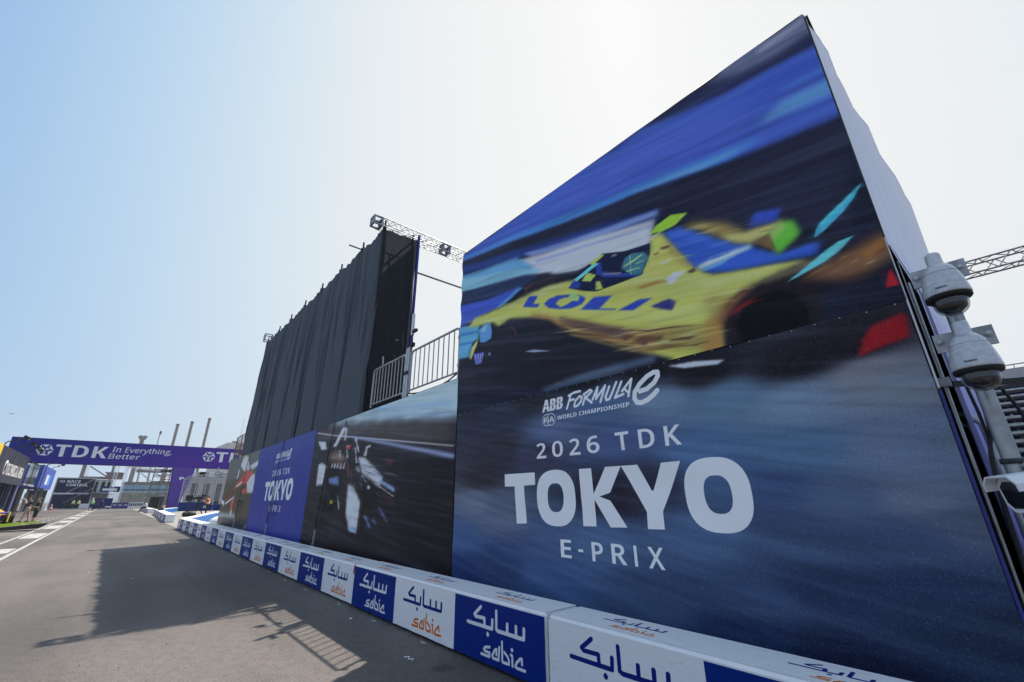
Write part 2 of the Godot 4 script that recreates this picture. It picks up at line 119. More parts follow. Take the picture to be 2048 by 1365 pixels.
const PALE_CAR_PRINT = [
	[36,27,25,150,1.0,[[694,2351,1275,2524,2823,2425,3543,2062,3848,1641,3478,1274,3270,860,2598,788,2175,1269,1168,1622]]],
	[13,13,13,80,1.0,[[1010,1999,1468,2027,1907,1826,2023,1506,1715,1388,1251,1518],[3014,1757,3486,1652,3755,1397,3603,1193,3208,1273]]],
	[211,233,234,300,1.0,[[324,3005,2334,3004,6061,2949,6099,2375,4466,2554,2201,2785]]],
	[169,203,234,125,1.0,[[2776,3029,5983,2664,5987,2608,3100,2942],[3130,2827,5995,2498,5998,2452,3140,2789]]],
	[98,86,81,300,1.0,[[106,2879,2197,2799,6006,2352,6028,2036,2135,2571,193,2688]]],
	[234,234,234,25,1.0,[[84,2887,1203,2712,6028,2039,6030,2019,1214,2683,99,2855]]],
	[180,190,229,60,1.0,[[2130,2585,4053,2270,6037,1925,6041,1857,4540,2127,2625,2469]]],
	[234,234,234,30,1.0,[[1294,2435,1767,2826,1941,2778,1508,2416],[1889,2784,2033,2753,2023,2492,1910,2516],[222,2664,757,2603,937,2410,557,2431]]],
	[65,63,71,20,1.0,[[1842,2817,1890,2951,2085,2765]]],
	[169,142,120,200,1.0,[[1060,2268,1652,2329,2099,2267,2095,2078,1360,2107]]],
	[44,37,36,60,1.0,[[1708,2377,2028,2478,2514,2418,2707,2194,2134,2163,1821,2263]]],
	[234,89,102,20,1.0,[[2045,2386,2325,2399,2303,2300,2126,2310]]],
	[234,234,234,20,1.0,[[2477,2494,2589,2483,2800,2210,2741,2203],[1737,2335,1816,2315,1839,2172,1746,2191],[2082,2319,2167,2307,2245,2155,2189,2122],[2532,2318,2613,2298,2740,2001,2677,2005]]],
	[234,234,234,30,1.0,[[3007,2112,3071,2282,3265,2302,3315,2260,3177,2249,3137,2103]]],
	[234,234,234,60,1.0,[[2760,2118,3067,2085,3592,1862,3908,1700,3824,1528,3001,1803],[499,2110,701,2140,1094,2048,915,1650,547,1643],[2380,1629,2677,1586,3066,1315,3077,1145,3048,785,2715,804,2465,1090],[2662,1935,2844,1937,2935,1828,2780,1847]]],
	[169,197,234,40,1.0,[[3597,1841,3932,1699,3912,1680,3608,1797],[3737,1686,4368,1527,4402,1445,3857,1599],[2691,878,3022,870,3027,798,2742,812]]],
	[234,234,234,20,1.0,[[1293,1984,1431,2081,1493,2078,1372,1980],[1504,1973,1560,2079,1628,2074,1580,1969],[1677,1964,1731,2073,1790,2070,1744,1960],[1851,1942,1906,2062,1964,2059,1923,1938],[2022,1933,2085,2066,2143,2058,2092,1929]]],
	[169,54,60,90,1.0,[[3940,2002,4214,1942,4330,1864,4077,1924],[3939,1455,4430,1297,4390,1278,3996,1415],[2186,2010,2329,1978,2415,1757,2349,1760]]],
	[127,149,198,60,1.0,[[1261,1775,1844,1804,1917,1604,1343,1669],[3799,1216,3949,1198,4231,1013,4178,1008],[3261,1085,3368,1088,3628,895,3553,888],[3618,1033,3693,1035,3840,943,3794,931]]],
	[234,234,234,25,1.0,[[3289,1539,3351,1592,3433,1547,3374,1506]]],
	[98,89,89,15,1.0,[[2642,1957,2855,1876,3073,1805,2869,1882],[2429,1904,2471,1829,2542,1755,2500,1829],[2800,1842,3000,1741,3207,1650,3017,1746],[2993,1836,3253,1742,3509,1658,3264,1747],[2996,1959,3293,1905,3576,1861,3296,1912],[3234,1913,3381,1882,3529,1862,3386,1892],[3268,1733,3477,1654,3689,1584,3489,1659],[3141,1973,3331,1946,3515,1927,3332,1953],[2451,1891,2523,1787,2620,1687,2550,1788],[3424,1935,3693,1897,3949,1869,3694,1906],[2782,1902,2875,1864,2978,1832,2887,1869],[2451,1825,2519,1689,2616,1556,2550,1689],[2463,1877,2486,1838,2528,1799,2506,1838]]],
	[71,66,73,15,1.0,[[2697,1706,2796,1603,2913,1505,2817,1605],[2894,1783,3060,1696,3235,1616,3076,1700],[3056,1806,3290,1716,3528,1638,3306,1724],[2686,1951,2846,1894,3012,1846,2858,1901],[3210,1832,3300,1802,3399,1781,3311,1811],[2891,1678,2953,1625,3039,1578,2979,1630],[3127,1849,3405,1768,3678,1698,3415,1775],[2578,1697,2663,1568,2766,1444,2684,1569],[3133,1944,3376,1901,3612,1867,3380,1909],[2782,1822,2972,1716,3171,1617,2989,1720],[3103,1666,3201,1610,3314,1559,3219,1614],[3088,1652,3227,1569,3381,1494,3247,1574],[2590,1929,2654,1889,2737,1854,2674,1894],[3413,1894,3710,1840,3993,1799,3714,1851],[2811,1972,3133,1901,3440,1842,3138,1908]]],
	[130,130,143,15,1.0,[[2857,1929,3031,1878,3208,1836,3040,1885],[3038,1779,3107,1747,3187,1719,3120,1751],[2969,1704,3021,1670,3087,1639,3036,1673],[3290,1826,3541,1757,3789,1699,3551,1765],[3203,1714,3302,1670,3411,1631,3315,1675],[2977,1925,3107,1891,3242,1865,3115,1898],[2949,1786,3172,1680,3398,1585,3186,1685],[2859,1698,2929,1643,3017,1592,2948,1646],[2992,1970,3137,1942,3281,1925,3141,1951],[2470,1843,2498,1791,2547,1739,2519,1791],[3371,1938,3667,1895,3949,1863,3669,1904],[2855,1980,3102,1933,3343,1896,3107,1941],[3073,1818,3251,1754,3432,1698,3261,1759],[2971,1870,3250,1781,3522,1701,3259,1786],[2653,1850,2781,1760,2926,1676,2802,1763],[2443,1922,2493,1857,2564,1793,2515,1858],[2842,1926,3137,1839,3424,1764,3148,1847],[2548,1643,2588,1551,2653,1462,2614,1552],[2953,1673,3058,1599,3182,1532,3080,1603],[2679,1664,2735,1589,2815,1517,2760,1591],[2761,1944,2847,1915,2939,1893,2856,1921],[2574,1927,2640,1885,2719,1848,2655,1889]]],
	[211,224,234,15,1.0,[[4002,1790,4279,1730,4545,1681,4285,1737],[3901,1799,4125,1748,4343,1706,4130,1755],[3068,1806,3224,1732,3388,1665,3237,1736],[3739,1696,3928,1635,4117,1580,3935,1639],[3757,1809,3997,1752,4230,1704,4003,1759],[3160,1783,3326,1708,3502,1641,3342,1713],[2884,1704,3014,1595,3155,1492,3030,1597]]],
	[124,50,54,15,1.0,[[3902,1793,4037,1761,4173,1735,4042,1767],[3502,1809,3792,1726,4071,1654,3798,1731],[3269,1502,3397,1408,3537,1321,3413,1411],[3281,1735,3440,1664,3605,1600,3452,1669],[3555,1474,3615,1436,3688,1403,3629,1440],[3355,1860,3660,1776,3953,1704,3668,1783],[3367,1554,3542,1450,3726,1354,3558,1454],[4040,1765,4308,1704,4566,1654,4313,1711],[3396,1728,3645,1630,3891,1541,3655,1634],[3321,1730,3486,1658,3657,1594,3499,1663]]],
	[155,170,210,15,1.0,[[3090,1724,3310,1600,3534,1485,3326,1604],[3382,1847,3485,1815,3595,1790,3495,1822],[3538,1541,3754,1430,3972,1329,3768,1434],[3971,1681,4111,1640,4252,1605,4117,1645],[2894,1768,2982,1704,3084,1644,2998,1706],[3441,1787,3563,1744,3691,1710,3573,1751],[3308,1758,3535,1666,3764,1584,3548,1672],[3371,1885,3529,1845,3688,1811,3535,1851],[3368,1809,3659,1716,3940,1633,3667,1721]]],
	[234,234,234,15,1.0,[[2506,2225,2665,2214,2815,2213,2660,2223],[2122,2338,2146,2385,2136,2437,2112,2390],[2133,2161,2137,2100,2173,2037,2170,2098],[2389,2284,2522,2298,2636,2321,2506,2307],[2220,2092,2263,2018,2330,1946,2288,2018]]],
	[169,142,123,15,1.0,[[2486,2110,2564,2076,2657,2051,2580,2084],[2388,2091,2466,2044,2557,2001,2481,2047],[1721,2287,1509,2318,1291,2338,1510,2306],[1965,2244,1779,2252,1594,2252,1786,2243],[1730,2176,1637,2168,1564,2148,1658,2157],[2335,2194,2450,2166,2568,2146,2455,2173]]],
	[127,50,48,15,1.0,[[2382,2198,2552,2167,2718,2147,2554,2177],[2342,2233,2413,2226,2478,2229,2408,2235],[1799,2182,1632,2156,1480,2120,1651,2147],[1760,2339,1578,2396,1377,2447,1565,2388],[2367,2321,2482,2347,2573,2384,2459,2357],[2205,2174,2262,2126,2339,2080,2282,2128],[2358,2163,2501,2112,2654,2070,2514,2120],[1928,2262,1769,2287,1606,2301,1770,2277],[1618,2294,1425,2320,1228,2336,1427,2309]]],
	[234,234,210,10,1.0,[[3007,1780,3245,1642,3230,1634,3001,1762],[1901,1459,2037,1315,2119,1164,2079,1163,1982,1315],[3817,1559,4390,1392,4370,1382,3811,1543]]]]
const RED_CAR_PRINT = [
	[98,89,68,300,1.0,[[-2116,1968,5980,2247,6323,653,-522,608]]],
	[225,230,234,150,1.0,[[67,868,3498,887,3411,759,260,726]]],
	[19,22,42,200,1.0,[[-488,584,6023,790,5907,529,-187,374]]],
	[158,190,97,50,1.0,[[2640,2906,3083,3039,3421,2920,3184,2821]]],
	[234,234,234,40,1.0,[[2816,2893,3645,2912,4302,2393,4019,2298,3336,2375,2600,2599],[4107,2099,5243,2221,5429,1948,5444,1580,4599,1592],[2236,2145,2350,2494,2565,2450,2491,2135]]],
	[234,234,234,70,1.0,[[4238,2506,5604,2655,5692,2464,4682,2352]]],
	[234,100,79,50,1.0,[[1784,1756,3105,2113,3818,2396,4959,2263,4266,1934,2478,1812,1343,1454,686,1351],[2022,1221,2340,1494,2591,1447,2635,914,2420,778],[3532,1702,4426,1769,4537,1592,3789,1560]]],
	[234,234,234,25,1.0,[[-108,1412,748,1302,767,1129,29,1262],[882,1264,2515,1515,2492,1447,1112,1193],[2317,864,2483,1044,2656,1002,2640,761],[2426,1859,3435,2012,3587,1972,2603,1809]]],
	[127,50,42,30,1.0,[[781,1457,1993,1799,2278,1770,1125,1407]]],
	[234,234,234,100,1.0,[[5200,518,5758,782,5907,529]]]]

var rng := RandomNumberGenerator.new()
var taken := {}
var M := {}

func _ready() -> void:
	rng.seed = 20260
	setup_camera()
	setup_light()
	make_materials()
	build_ground()
	build_tall_hoarding()
	build_low_banners()
	build_black_tower()
	build_barriers()
	build_gantry()
	build_left_side()
	build_far_end()
	build_right_fence()
	build_skyline()
	build_railings()
	build_camera_pole()
	build_right_background()
	build_people()
	build_small_things()

# ------------------------------------------------------------------ camera and light
func setup_camera() -> void:
	var cam := Camera3D.new()
	cam.name = "camera"
	cam.fov = 77.53
	cam.near = 0.05
	cam.far = 4000.0
	cam.transform = Transform3D(Basis(Vector3(0.75385, -0.00720, 0.65701), Vector3(-0.22349, 0.93751, 0.26670), Vector3(-0.61787, -0.34789, 0.70513)), Vector3(0, 1.35, 0))
	add_child(cam)
	cam.current = true

func setup_light() -> void:
	var towards := Vector3(0.441, 1.0, -0.235).normalized()
	var sun := DirectionalLight3D.new()
	sun.name = "sun"
	add_child(sun)
	sun.look_at_from_position(Vector3.ZERO, -towards, Vector3.RIGHT)
	sun.light_energy = 1.6
	sun.light_color = Color(1.0, 0.955, 0.89)
	sun.light_angular_distance = 0.53
	sun.shadow_enabled = true
	var w := 512
	var h := 256
	var sky_img := Image.create(w, h, false, Image.FORMAT_RGBF)
	var sun_az := atan2(towards.x, -towards.z)
	var sun_el := asin(towards.y) * 0.35
	var sun_flat := Vector3(cos(sun_el) * sin(sun_az), sin(sun_el), -cos(sun_el) * cos(sun_az))
	var stops := [[0.0, Color(0.740, 0.740, 0.735)], [6.0, Color(0.710, 0.710, 0.708)], [12.0, Color(0.690, 0.692, 0.692)], [24.0, Color(0.662, 0.670, 0.674)], [34.0, Color(0.632, 0.652, 0.664)], [44.0, Color(0.585, 0.625, 0.655)], [54.0, Color(0.495, 0.580, 0.652)], [62.0, Color(0.412, 0.530, 0.645)], [71.0, Color(0.315, 0.458, 0.622)], [82.0, Color(0.215, 0.348, 0.575)], [95.0, Color(0.270, 0.420, 0.660)], [115.0, Color(0.350, 0.490, 0.710)], [145.0, Color(0.400, 0.510, 0.710)], [180.0, Color(0.420, 0.520, 0.710)]]
	for j in h:
		var el := (0.5 - (j + 0.5) / h) * PI
		for i in w:
			var a := ((i + 0.5) / w) * TAU
			var d := Vector3(sin(a) * cos(el), sin(el), -cos(a) * cos(el))
			var az := atan2(d.x, -d.z)
			var e2 := maxf(el, 0.0) * 0.35
			var m := rad_to_deg(Vector3(cos(e2) * sin(az), sin(e2), -cos(e2) * cos(az)).angle_to(sun_flat))
			m = lerpf(m, rad_to_deg(d.angle_to(towards)) * 1.4, smoothstep(0.95, 1.45, el))
			var c: Color = stops[0][1]
			for k in stops.size() - 1:
				if m >= stops[k][0]:
					c = (stops[k][1] as Color).lerp(stops[k + 1][1], clampf((m - stops[k][0]) / (stops[k + 1][0] - stops[k][0]), 0, 1))
			var haze := exp(-maxf(el, 0.0) / 0.13)
			c = c.lerp(Color(0.43, 0.495, 0.575), haze * 0.5)
			if el < 0.0:
				c = c.lerp(Color(0.20, 0.20, 0.20), clampf(-el * 8.0, 0, 1))
			sky_img.set_pixel(i, j, c)
	var pano := PanoramaSkyMaterial.new()
	pano.panorama = ImageTexture.create_from_image(sky_img)
	var sky := Sky.new()
	sky.sky_material = pano
	var env := Environment.new()
	env.background_mode = Environment.BG_SKY
	env.sky = sky
	env.tonemap_mode = Environment.TONE_MAPPER_LINEAR
	env.tonemap_exposure = 1.35
	env.fog_enabled = true
	env.fog_density = 0.0003
	env.fog_light_color = Color(0.86, 0.91, 0.96)
	env.sdfgi_enabled = true
	env.ssao_enabled = true
	env.ssil_enabled = true
	var we := WorldEnvironment.new()
	we.name = "environment"
	we.environment = env
	add_child(we)

# ------------------------------------------------------------------ helpers
func numbered(n: String) -> String:
	if not taken.has(n):
		taken[n] = 0
		return n
	taken[n] += 1
	return "%s_%03d" % [n, taken[n]]

func meta(o: Node, label: String, category: String, group := "") -> void:
	o.set_meta("label", label)
	o.set_meta("category", category)
	if group != "":
		o.set_meta("group", group)

func thing(n: String, label: String, category: String, at := Vector3.ZERO, group := "", turn := 0.0) -> Node3D:
	var o := Node3D.new()
	o.name = numbered(n)
	add_child(o)
	o.position = at
	o.rotation.y = turn
	meta(o, label, category, group)
	return o

func structure(n: String, at := Vector3.ZERO) -> Node3D:
	var o := Node3D.new()
	o.name = numbered(n)
	add_child(o)
	o.position = at
	o.set_meta("kind", "structure")
	return o

func put(parent: Node, n: String, mesh: Mesh, m: Material) -> MeshInstance3D:
	var o := MeshInstance3D.new()
	o.name = n
	o.mesh = mesh
	if m:
		o.material_override = m
	parent.add_child(o, true)
	return o

func begin() -> SurfaceTool:
	var st := SurfaceTool.new()
	st.begin(Mesh.PRIMITIVE_TRIANGLES)
	st.set_smooth_group(-1)
	return st

func done(st: SurfaceTool) -> ArrayMesh:
	st.generate_normals()
	return st.commit()

func quad(st: SurfaceTool, a: Vector3, b: Vector3, c: Vector3, d: Vector3) -> void:
	for p in [[a, Vector2(0, 1)], [b, Vector2(0, 0)], [c, Vector2(1, 0)], [a, Vector2(0, 1)], [c, Vector2(1, 0)], [d, Vector2(1, 1)]]:
		st.set_uv(p[1])
		st.add_vertex(p[0])

func bx(st: SurfaceTool, c: Vector3, s: Vector3, b := Basis()) -> void:
	var h := s * 0.5
	var v := []
	for k in 8:
		v.append(c + b * Vector3(h.x if k & 1 else -h.x, h.y if k & 2 else -h.y, h.z if k & 4 else -h.z))
	quad(st, v[0], v[2], v[3], v[1])
	quad(st, v[5], v[7], v[6], v[4])
	quad(st, v[4], v[6], v[2], v[0])
	quad(st, v[1], v[3], v[7], v[5])
	quad(st, v[2], v[6], v[7], v[3])
	quad(st, v[4], v[0], v[1], v[5])

func tube(st: SurfaceTool, a: Vector3, b: Vector3, r: float, r2 := -1.0, sides := 8) -> void:
	if r2 < 0.0:
		r2 = r
	var d := (b - a).normalized()
	var u := d.cross(Vector3.UP if absf(d.y) < 0.9 else Vector3.RIGHT).normalized()
	var w := d.cross(u)
	st.set_smooth_group(1)
	for k in sides:
		var p := u * cos(TAU * k / sides) + w * sin(TAU * k / sides)
		var q := u * cos(TAU * (k + 1) / sides) + w * sin(TAU * (k + 1) / sides)
		quad(st, a + p * r, b + p * r2, b + q * r2, a + q * r)
	st.set_smooth_group(-1)
	for k in sides:
		var p := u * cos(TAU * k / sides) + w * sin(TAU * k / sides)
		var q := u * cos(TAU * (k + 1) / sides) + w * sin(TAU * (k + 1) / sides)
		for t in [[a, a + q * r, a + p * r], [b, b + p * r2, b + q * r2]]:
			for x in t:
				st.set_uv(Vector2.ZERO)
				st.add_vertex(x)

func path(st: SurfaceTool, pts: Array, r: float, sides := 6) -> void:
	for k in pts.size() - 1:
		tube(st, pts[k], pts[k + 1], r, r, sides)

func lathe(st: SurfaceTool, c: Vector3, prof: Array, sides := 24, b := Basis()) -> void:
	st.set_smooth_group(1)
	for k in prof.size() - 1:
		for s in sides:
			var a0 := TAU * s / sides
			var a1 := TAU * (s + 1) / sides
			var p: Vector2 = prof[k]
			var q: Vector2 = prof[k + 1]
			quad(st, c + b * Vector3(cos(a0) * p.x, p.y, sin(a0) * p.x), c + b * Vector3(cos(a0) * q.x, q.y, sin(a0) * q.x), c + b * Vector3(cos(a1) * q.x, q.y, sin(a1) * q.x), c + b * Vector3(cos(a1) * p.x, p.y, sin(a1) * p.x))
	st.set_smooth_group(-1)

func prism(st: SurfaceTool, outline: PackedVector2Array, origin: Vector3, ux: Vector3, uy: Vector3, depth: Vector3) -> void:
	var tri := Geometry2D.triangulate_polygon(outline)
	for off in [Vector3.ZERO, depth]:
		for i in tri:
			st.set_uv(Vector2(outline[i].x, outline[i].y))
			st.add_vertex(origin + ux * outline[i].x + uy * outline[i].y + off)
	for k in outline.size():
		var a := outline[k]
		var c := outline[(k + 1) % outline.size()]
		var p := origin + ux * a.x + uy * a.y
		var q := origin + ux * c.x + uy * c.y
		quad(st, p, p + depth, q + depth, q)

func boxp(parent: Node, n: String, c: Vector3, s: Vector3, m: Material, b := Basis()) -> MeshInstance3D:
	var st := begin()
	bx(st, c, s, b)
	return put(parent, n, done(st), m)

func tubep(parent: Node, n: String, a: Vector3, b: Vector3, r: float, m: Material, sides := 8) -> MeshInstance3D:
	var st := begin()
	tube(st, a, b, r, r, sides)
	return put(parent, n, done(st), m)

func pathp(parent: Node, n: String, pts: Array, r: float, m: Material, sides := 6) -> MeshInstance3D:
	var st := begin()
	path(st, pts, r, sides)
	return put(parent, n, done(st), m)

# a box with its edges taken off, so that they catch the light
func chamfered(c: Vector3, s: Vector3, e: float) -> ArrayMesh:
	var st := begin()
	var h := s * 0.5
	var g := func(ax: int, k: int, sx: int, sy: int, sz: int) -> Vector3:
		var v := Vector3(sx * (h.x if ax == 0 else h.x - e), sy * (h.y if ax == 1 else h.y - e), sz * (h.z if ax == 2 else h.z - e))
		return c + v
	for s1 in [-1, 1]:
		quad(st, g.call(0, 0, s1, -1, -1), g.call(0, 0, s1, 1, -1), g.call(0, 0, s1, 1, 1), g.call(0, 0, s1, -1, 1))
		quad(st, g.call(1, 0, -1, s1, -1), g.call(1, 0, -1, s1, 1), g.call(1, 0, 1, s1, 1), g.call(1, 0, 1, s1, -1))
		quad(st, g.call(2, 0, -1, -1, s1), g.call(2, 0, -1, 1, s1), g.call(2, 0, 1, 1, s1), g.call(2, 0, 1, -1, s1))
		for s2 in [-1, 1]:
			quad(st, g.call(0, 0, s1, s2, -1), g.call(0, 0, s1, s2, 1), g.call(1, 0, s1, s2, 1), g.call(1, 0, s1, s2, -1))
			quad(st, g.call(0, 0, s1, -1, s2), g.call(0, 0, s1, 1, s2), g.call(2, 0, s1, 1, s2), g.call(2, 0, s1, -1, s2))
			quad(st, g.call(1, 0, -1, s1, s2), g.call(1, 0, 1, s1, s2), g.call(2, 0, 1, s1, s2), g.call(2, 0, -1, s1, s2))
			for s3 in [-1, 1]:
				for v in [g.call(0, 0, s1, s2, s3), g.call(1, 0, s1, s2, s3), g.call(2, 0, s1, s2, s3)]:
					st.set_uv(Vector2.ZERO)
					st.add_vertex(v)
	return done(st)

func font(bold := true, spacing := 0, embolden := 0.0) -> Font:
	var f := SystemFont.new()
	f.font_names = PackedStringArray(["Droid Sans"])
	f.font_weight = 700 if bold else 400
	var v := FontVariation.new()
	v.base_font = f
	v.spacing_glyph = spacing
	v.variation_embolden = embolden
	return v

# raised lettering: fitted to width w and height h, its lower left corner at `at`
func lettering(parent: Node, text: String, at: Vector3, w: float, h: float, m: Material, b := Basis(), slant := 0.0, bold := true, n := "lettering") -> MeshInstance3D:
	var tm := TextMesh.new()
	tm.text = text
	tm.font = font(bold)
	tm.font_size = 64
	tm.pixel_size = 0.01
	tm.depth = 0.02
	tm.curve_step = 2.0
	tm.horizontal_alignment = HORIZONTAL_ALIGNMENT_LEFT
	var box := tm.get_aabb()
	var o := put(parent, n, tm, m)
	var sx := w / box.size.x
	var sy := h / box.size.y
	var local := Basis(Vector3(sx, 0, 0), Vector3(slant * sy, sy, 0), Vector3(0, 0, 1))
	o.transform = Transform3D(b * local, at - b * (local * Vector3(box.position.x, box.position.y, 0)))
	return o

func paint(c: Color, rough := 0.6, metal := 0.0) -> StandardMaterial3D:
	var m := StandardMaterial3D.new()
	m.albedo_color = c
	m.roughness = rough
	m.metallic = metal
	return m

func printed(img: Image, rough := 0.5) -> StandardMaterial3D:
	var m := StandardMaterial3D.new()
	img.generate_mipmaps()
	m.albedo_texture = ImageTexture.create_from_image(img)
	m.roughness = rough
	m.metallic_specular = 0.22
	return m

func noisy(c: Color, amount: float, scale: float, rough: float, metal := 0.0, seed_ := 1) -> StandardMaterial3D:
	var m := StandardMaterial3D.new()
	var n := FastNoiseLite.new()
	n.seed = seed_
	n.frequency = 0.02
	n.fractal_octaves = 5
	var t := NoiseTexture2D.new()
	t.width = 256
	t.height = 256
	t.seamless = true
	t.noise = n
	var g := Gradient.new()
	g.set_color(0, c.darkened(amount))
	g.set_color(1, c.lightened(amount * 0.6))
	t.color_ramp = g
	m.albedo_texture = t
	m.uv1_triplanar = true
	m.uv1_world_triplanar = true
	m.uv1_scale = Vector3.ONE * scale
	m.roughness = rough
	m.metallic = metal
	m.metallic_specular = 0.3
	return m

func make_materials() -> void:
	M.steel = noisy(Color(0.62, 0.63, 0.64), 0.25, 1.3, 0.42, 0.75, 3)
	M.galv = noisy(Color(0.66, 0.68, 0.70), 0.2, 2.0, 0.5, 0.5, 4)
	M.alu = noisy(Color(0.74, 0.75, 0.76), 0.15, 2.0, 0.4, 0.6, 5)
	M.dark_steel = noisy(Color(0.16, 0.17, 0.19), 0.3, 2.0, 0.6, 0.3, 6)
	M.black = paint(Color(0.035, 0.037, 0.042), 0.6)
	M.rubber = paint(Color(0.03, 0.03, 0.032), 0.75)
	M.white = noisy(Color(0.86, 0.87, 0.88), 0.06, 0.9, 0.5, 0.0, 7)
	M.letter = paint(Color(0.88, 0.88, 0.88), 0.5)
	M.navy = noisy(Color(0.075, 0.115, 0.25), 0.15, 0.5, 0.5, 0.0, 8)
	M.deep_blue = noisy(Color(0.10, 0.16, 0.42), 0.1, 0.5, 0.5, 0.0, 9)
	M.bright_blue = noisy(Color(0.10, 0.44, 0.78), 0.1, 0.8, 0.45, 0.0, 10)
	M.grey = noisy(Color(0.50, 0.51, 0.52), 0.12, 0.5, 0.6, 0.0, 11)
	M.pale_grey = noisy(Color(0.68, 0.68, 0.68), 0.12, 0.4, 0.6, 0.0, 12)
	M.tan = noisy(Color(0.52, 0.47, 0.43), 0.18, 0.08, 0.8, 0.0, 13)
	M.rust = noisy(Color(0.46, 0.33, 0.28), 0.25, 0.1, 0.8, 0.0, 14)
	M.red = paint(Color(0.70, 0.14, 0.10), 0.5)
	M.orange = paint(Color(0.93, 0.36, 0.10), 0.6)
	M.yellow = paint(Color(0.90, 0.78, 0.10), 0.5)
	M.purple = paint(Color(0.24, 0.16, 0.48), 0.45)
	M.skin = paint(Color(0.72, 0.53, 0.42), 0.6)
	var g := StandardMaterial3D.new()
	g.albedo_color = Color(0.35, 0.42, 0.46, 0.55)
	g.transparency = BaseMaterial3D.TRANSPARENCY_ALPHA
	g.roughness = 0.08
	M.glass = g

# ------------------------------------------------------------------ printing pictures
# a picture that covers a..b millimetres across and c..d upwards
func sheet(a: float, b: float, c: float, d: float, w: int, h: int, col: Color) -> Dictionary:
	var img := Image.create(w, h, false, Image.FORMAT_RGBA8)
	img.fill(col)
	return {"img": img, "a": a, "c": c, "sx": w / (b - a), "sy": h / (d - c), "w": w, "h": h}

func fill_shape(img: Image, pts: PackedVector2Array, col: Color) -> void:
	var lo := INF
	var hi := -INF
	for p in pts:
		lo = minf(lo, p.y)
		hi = maxf(hi, p.y)
	var n := pts.size()
	var w := img.get_width()
	for y in range(maxi(0, floori(lo)), mini(img.get_height() - 1, ceili(hi)) + 1):
		var yy := y + 0.5
		var xs: Array[float] = []
		for k in n:
			var p := pts[k]
			var q := pts[(k + 1) % n]
			if (p.y <= yy) != (q.y <= yy):
				xs.append(p.x + (yy - p.y) / (q.y - p.y) * (q.x - p.x))
		xs.sort()
		for k in range(0, xs.size() - 1, 2):
			var x0 := clampi(roundi(xs[k]), 0, w)
			var x1 := clampi(roundi(xs[k + 1]), 0, w)
			if x1 > x0:
				img.fill_rect(Rect2i(x0, y, x1 - x0, 1), col)

func on_sheet(s: Dictionary, flat: Array, scale: float) -> PackedVector2Array:
	var r := PackedVector2Array()
	for k in range(0, flat.size(), 2):
		r.append(Vector2((flat[k] - s.a) * s.sx * scale, (s.h - (flat[k + 1] - s.c) * s.sy) * scale))
	return r

# one colour of ink through a soft-edged stencil
func ink(s: Dictionary, col: Color, softness: float, opacity: float, shapes: Array) -> void:
	var k: float = maxf(softness * s.sx, 1.0)
	var scale := 1.0 if k < 3.0 else minf(1.0, 5.0 / k)
	var lw := maxi(8, ceili(s.w * scale / 2.0) * 2)
	var lh := maxi(8, ceili(s.h * scale / 2.0) * 2)
	if scale == 1.0:
		lw = s.w
		lh = s.h
	var img := Image.create(lw, lh, false, Image.FORMAT_RGBA8)
	img.fill(Color(col.r, col.g, col.b, 0))
	for sh in shapes:
		var pts := on_sheet(s, sh, 1.0)
		for i in pts.size():
			pts[i] = Vector2(pts[i].x * lw / s.w, pts[i].y * lh / s.h)
		fill_shape(img, pts, Color(col.r, col.g, col.b, opacity))
	# soften: halve and double again a few times, on shifted grids
	if k >= 1.6:
		for q in 3 if k > 3.0 else 1:
			img.resize(maxi(4, lw / 2 + q), maxi(4, lh / 2 + q), Image.INTERPOLATE_BILINEAR)
			img.resize(lw, lh, Image.INTERPOLATE_BILINEAR)
	if scale < 1.0:
		img.resize(s.w, s.h, Image.INTERPOLATE_CUBIC)
	s.img.blend_rect(img, Rect2i(0, 0, s.w, s.h), Vector2i.ZERO)

# part of the picture drawn out sideways, as a panned photograph is
func smear(s: Dictionary, length_mm: float, amount: float) -> void:
	var img: Image = s.img.duplicate()
	var lw := maxi(8, int(s.w / maxf(1.0, length_mm * s.sx)))
	var lh := maxi(8, int(s.h / 2))
	img.resize(lw * 4, lh, Image.INTERPOLATE_BILINEAR)
	img.resize(lw, lh, Image.INTERPOLATE_BILINEAR)
	for y in lh:
		for x in lw:
			var c := img.get_pixel(x, y)
			c.a = amount
			img.set_pixel(x, y, c)
	img.resize(s.w, s.h, Image.INTERPOLATE_CUBIC)
	s.img.blend_rect(img, Rect2i(0, 0, s.w, s.h), Vector2i.ZERO)

func ink_layers(s: Dictionary, layers: Array) -> void:
	for l in layers:
		ink(s, Color8(l[0], l[1], l[2]), l[3], l[4], l[5])

# crisp shapes, strokes and text go on a stencil of twice the size
func stencil(s: Dictionary, col: Color) -> Dictionary:
	var img := Image.create(s.w * 2, s.h * 2, false, Image.FORMAT_RGBA8)
	img.fill(Color(col.r, col.g, col.b, 0))
	return {"img": img, "s": s, "col": col}

func press(t: Dictionary) -> void:
	var img: Image = t.img
	img.resize(t.s.w, t.s.h, Image.INTERPOLATE_BILINEAR)
	t.s.img.blend_rect(img, Rect2i(0, 0, t.s.w, t.s.h), Vector2i.ZERO)

func cut(t: Dictionary, flat: Array, col = null) -> void:
	fill_shape(t.img, on_sheet(t.s, flat, 2.0), t.col if col == null else col)

func cut_ring(t: Dictionary, box: Array, power: float, col = null) -> void:
	var r := []
	for k in 48:
		var a := TAU * k / 48
		r.append((box[0] + box[2]) * 0.5 + (box[2] - box[0]) * 0.5 * signf(cos(a)) * pow(absf(cos(a)), 2.0 / power))
		r.append((box[1] + box[3]) * 0.5 + (box[3] - box[1]) * 0.5 * signf(sin(a)) * pow(absf(sin(a)), 2.0 / power))
	cut(t, r, col)

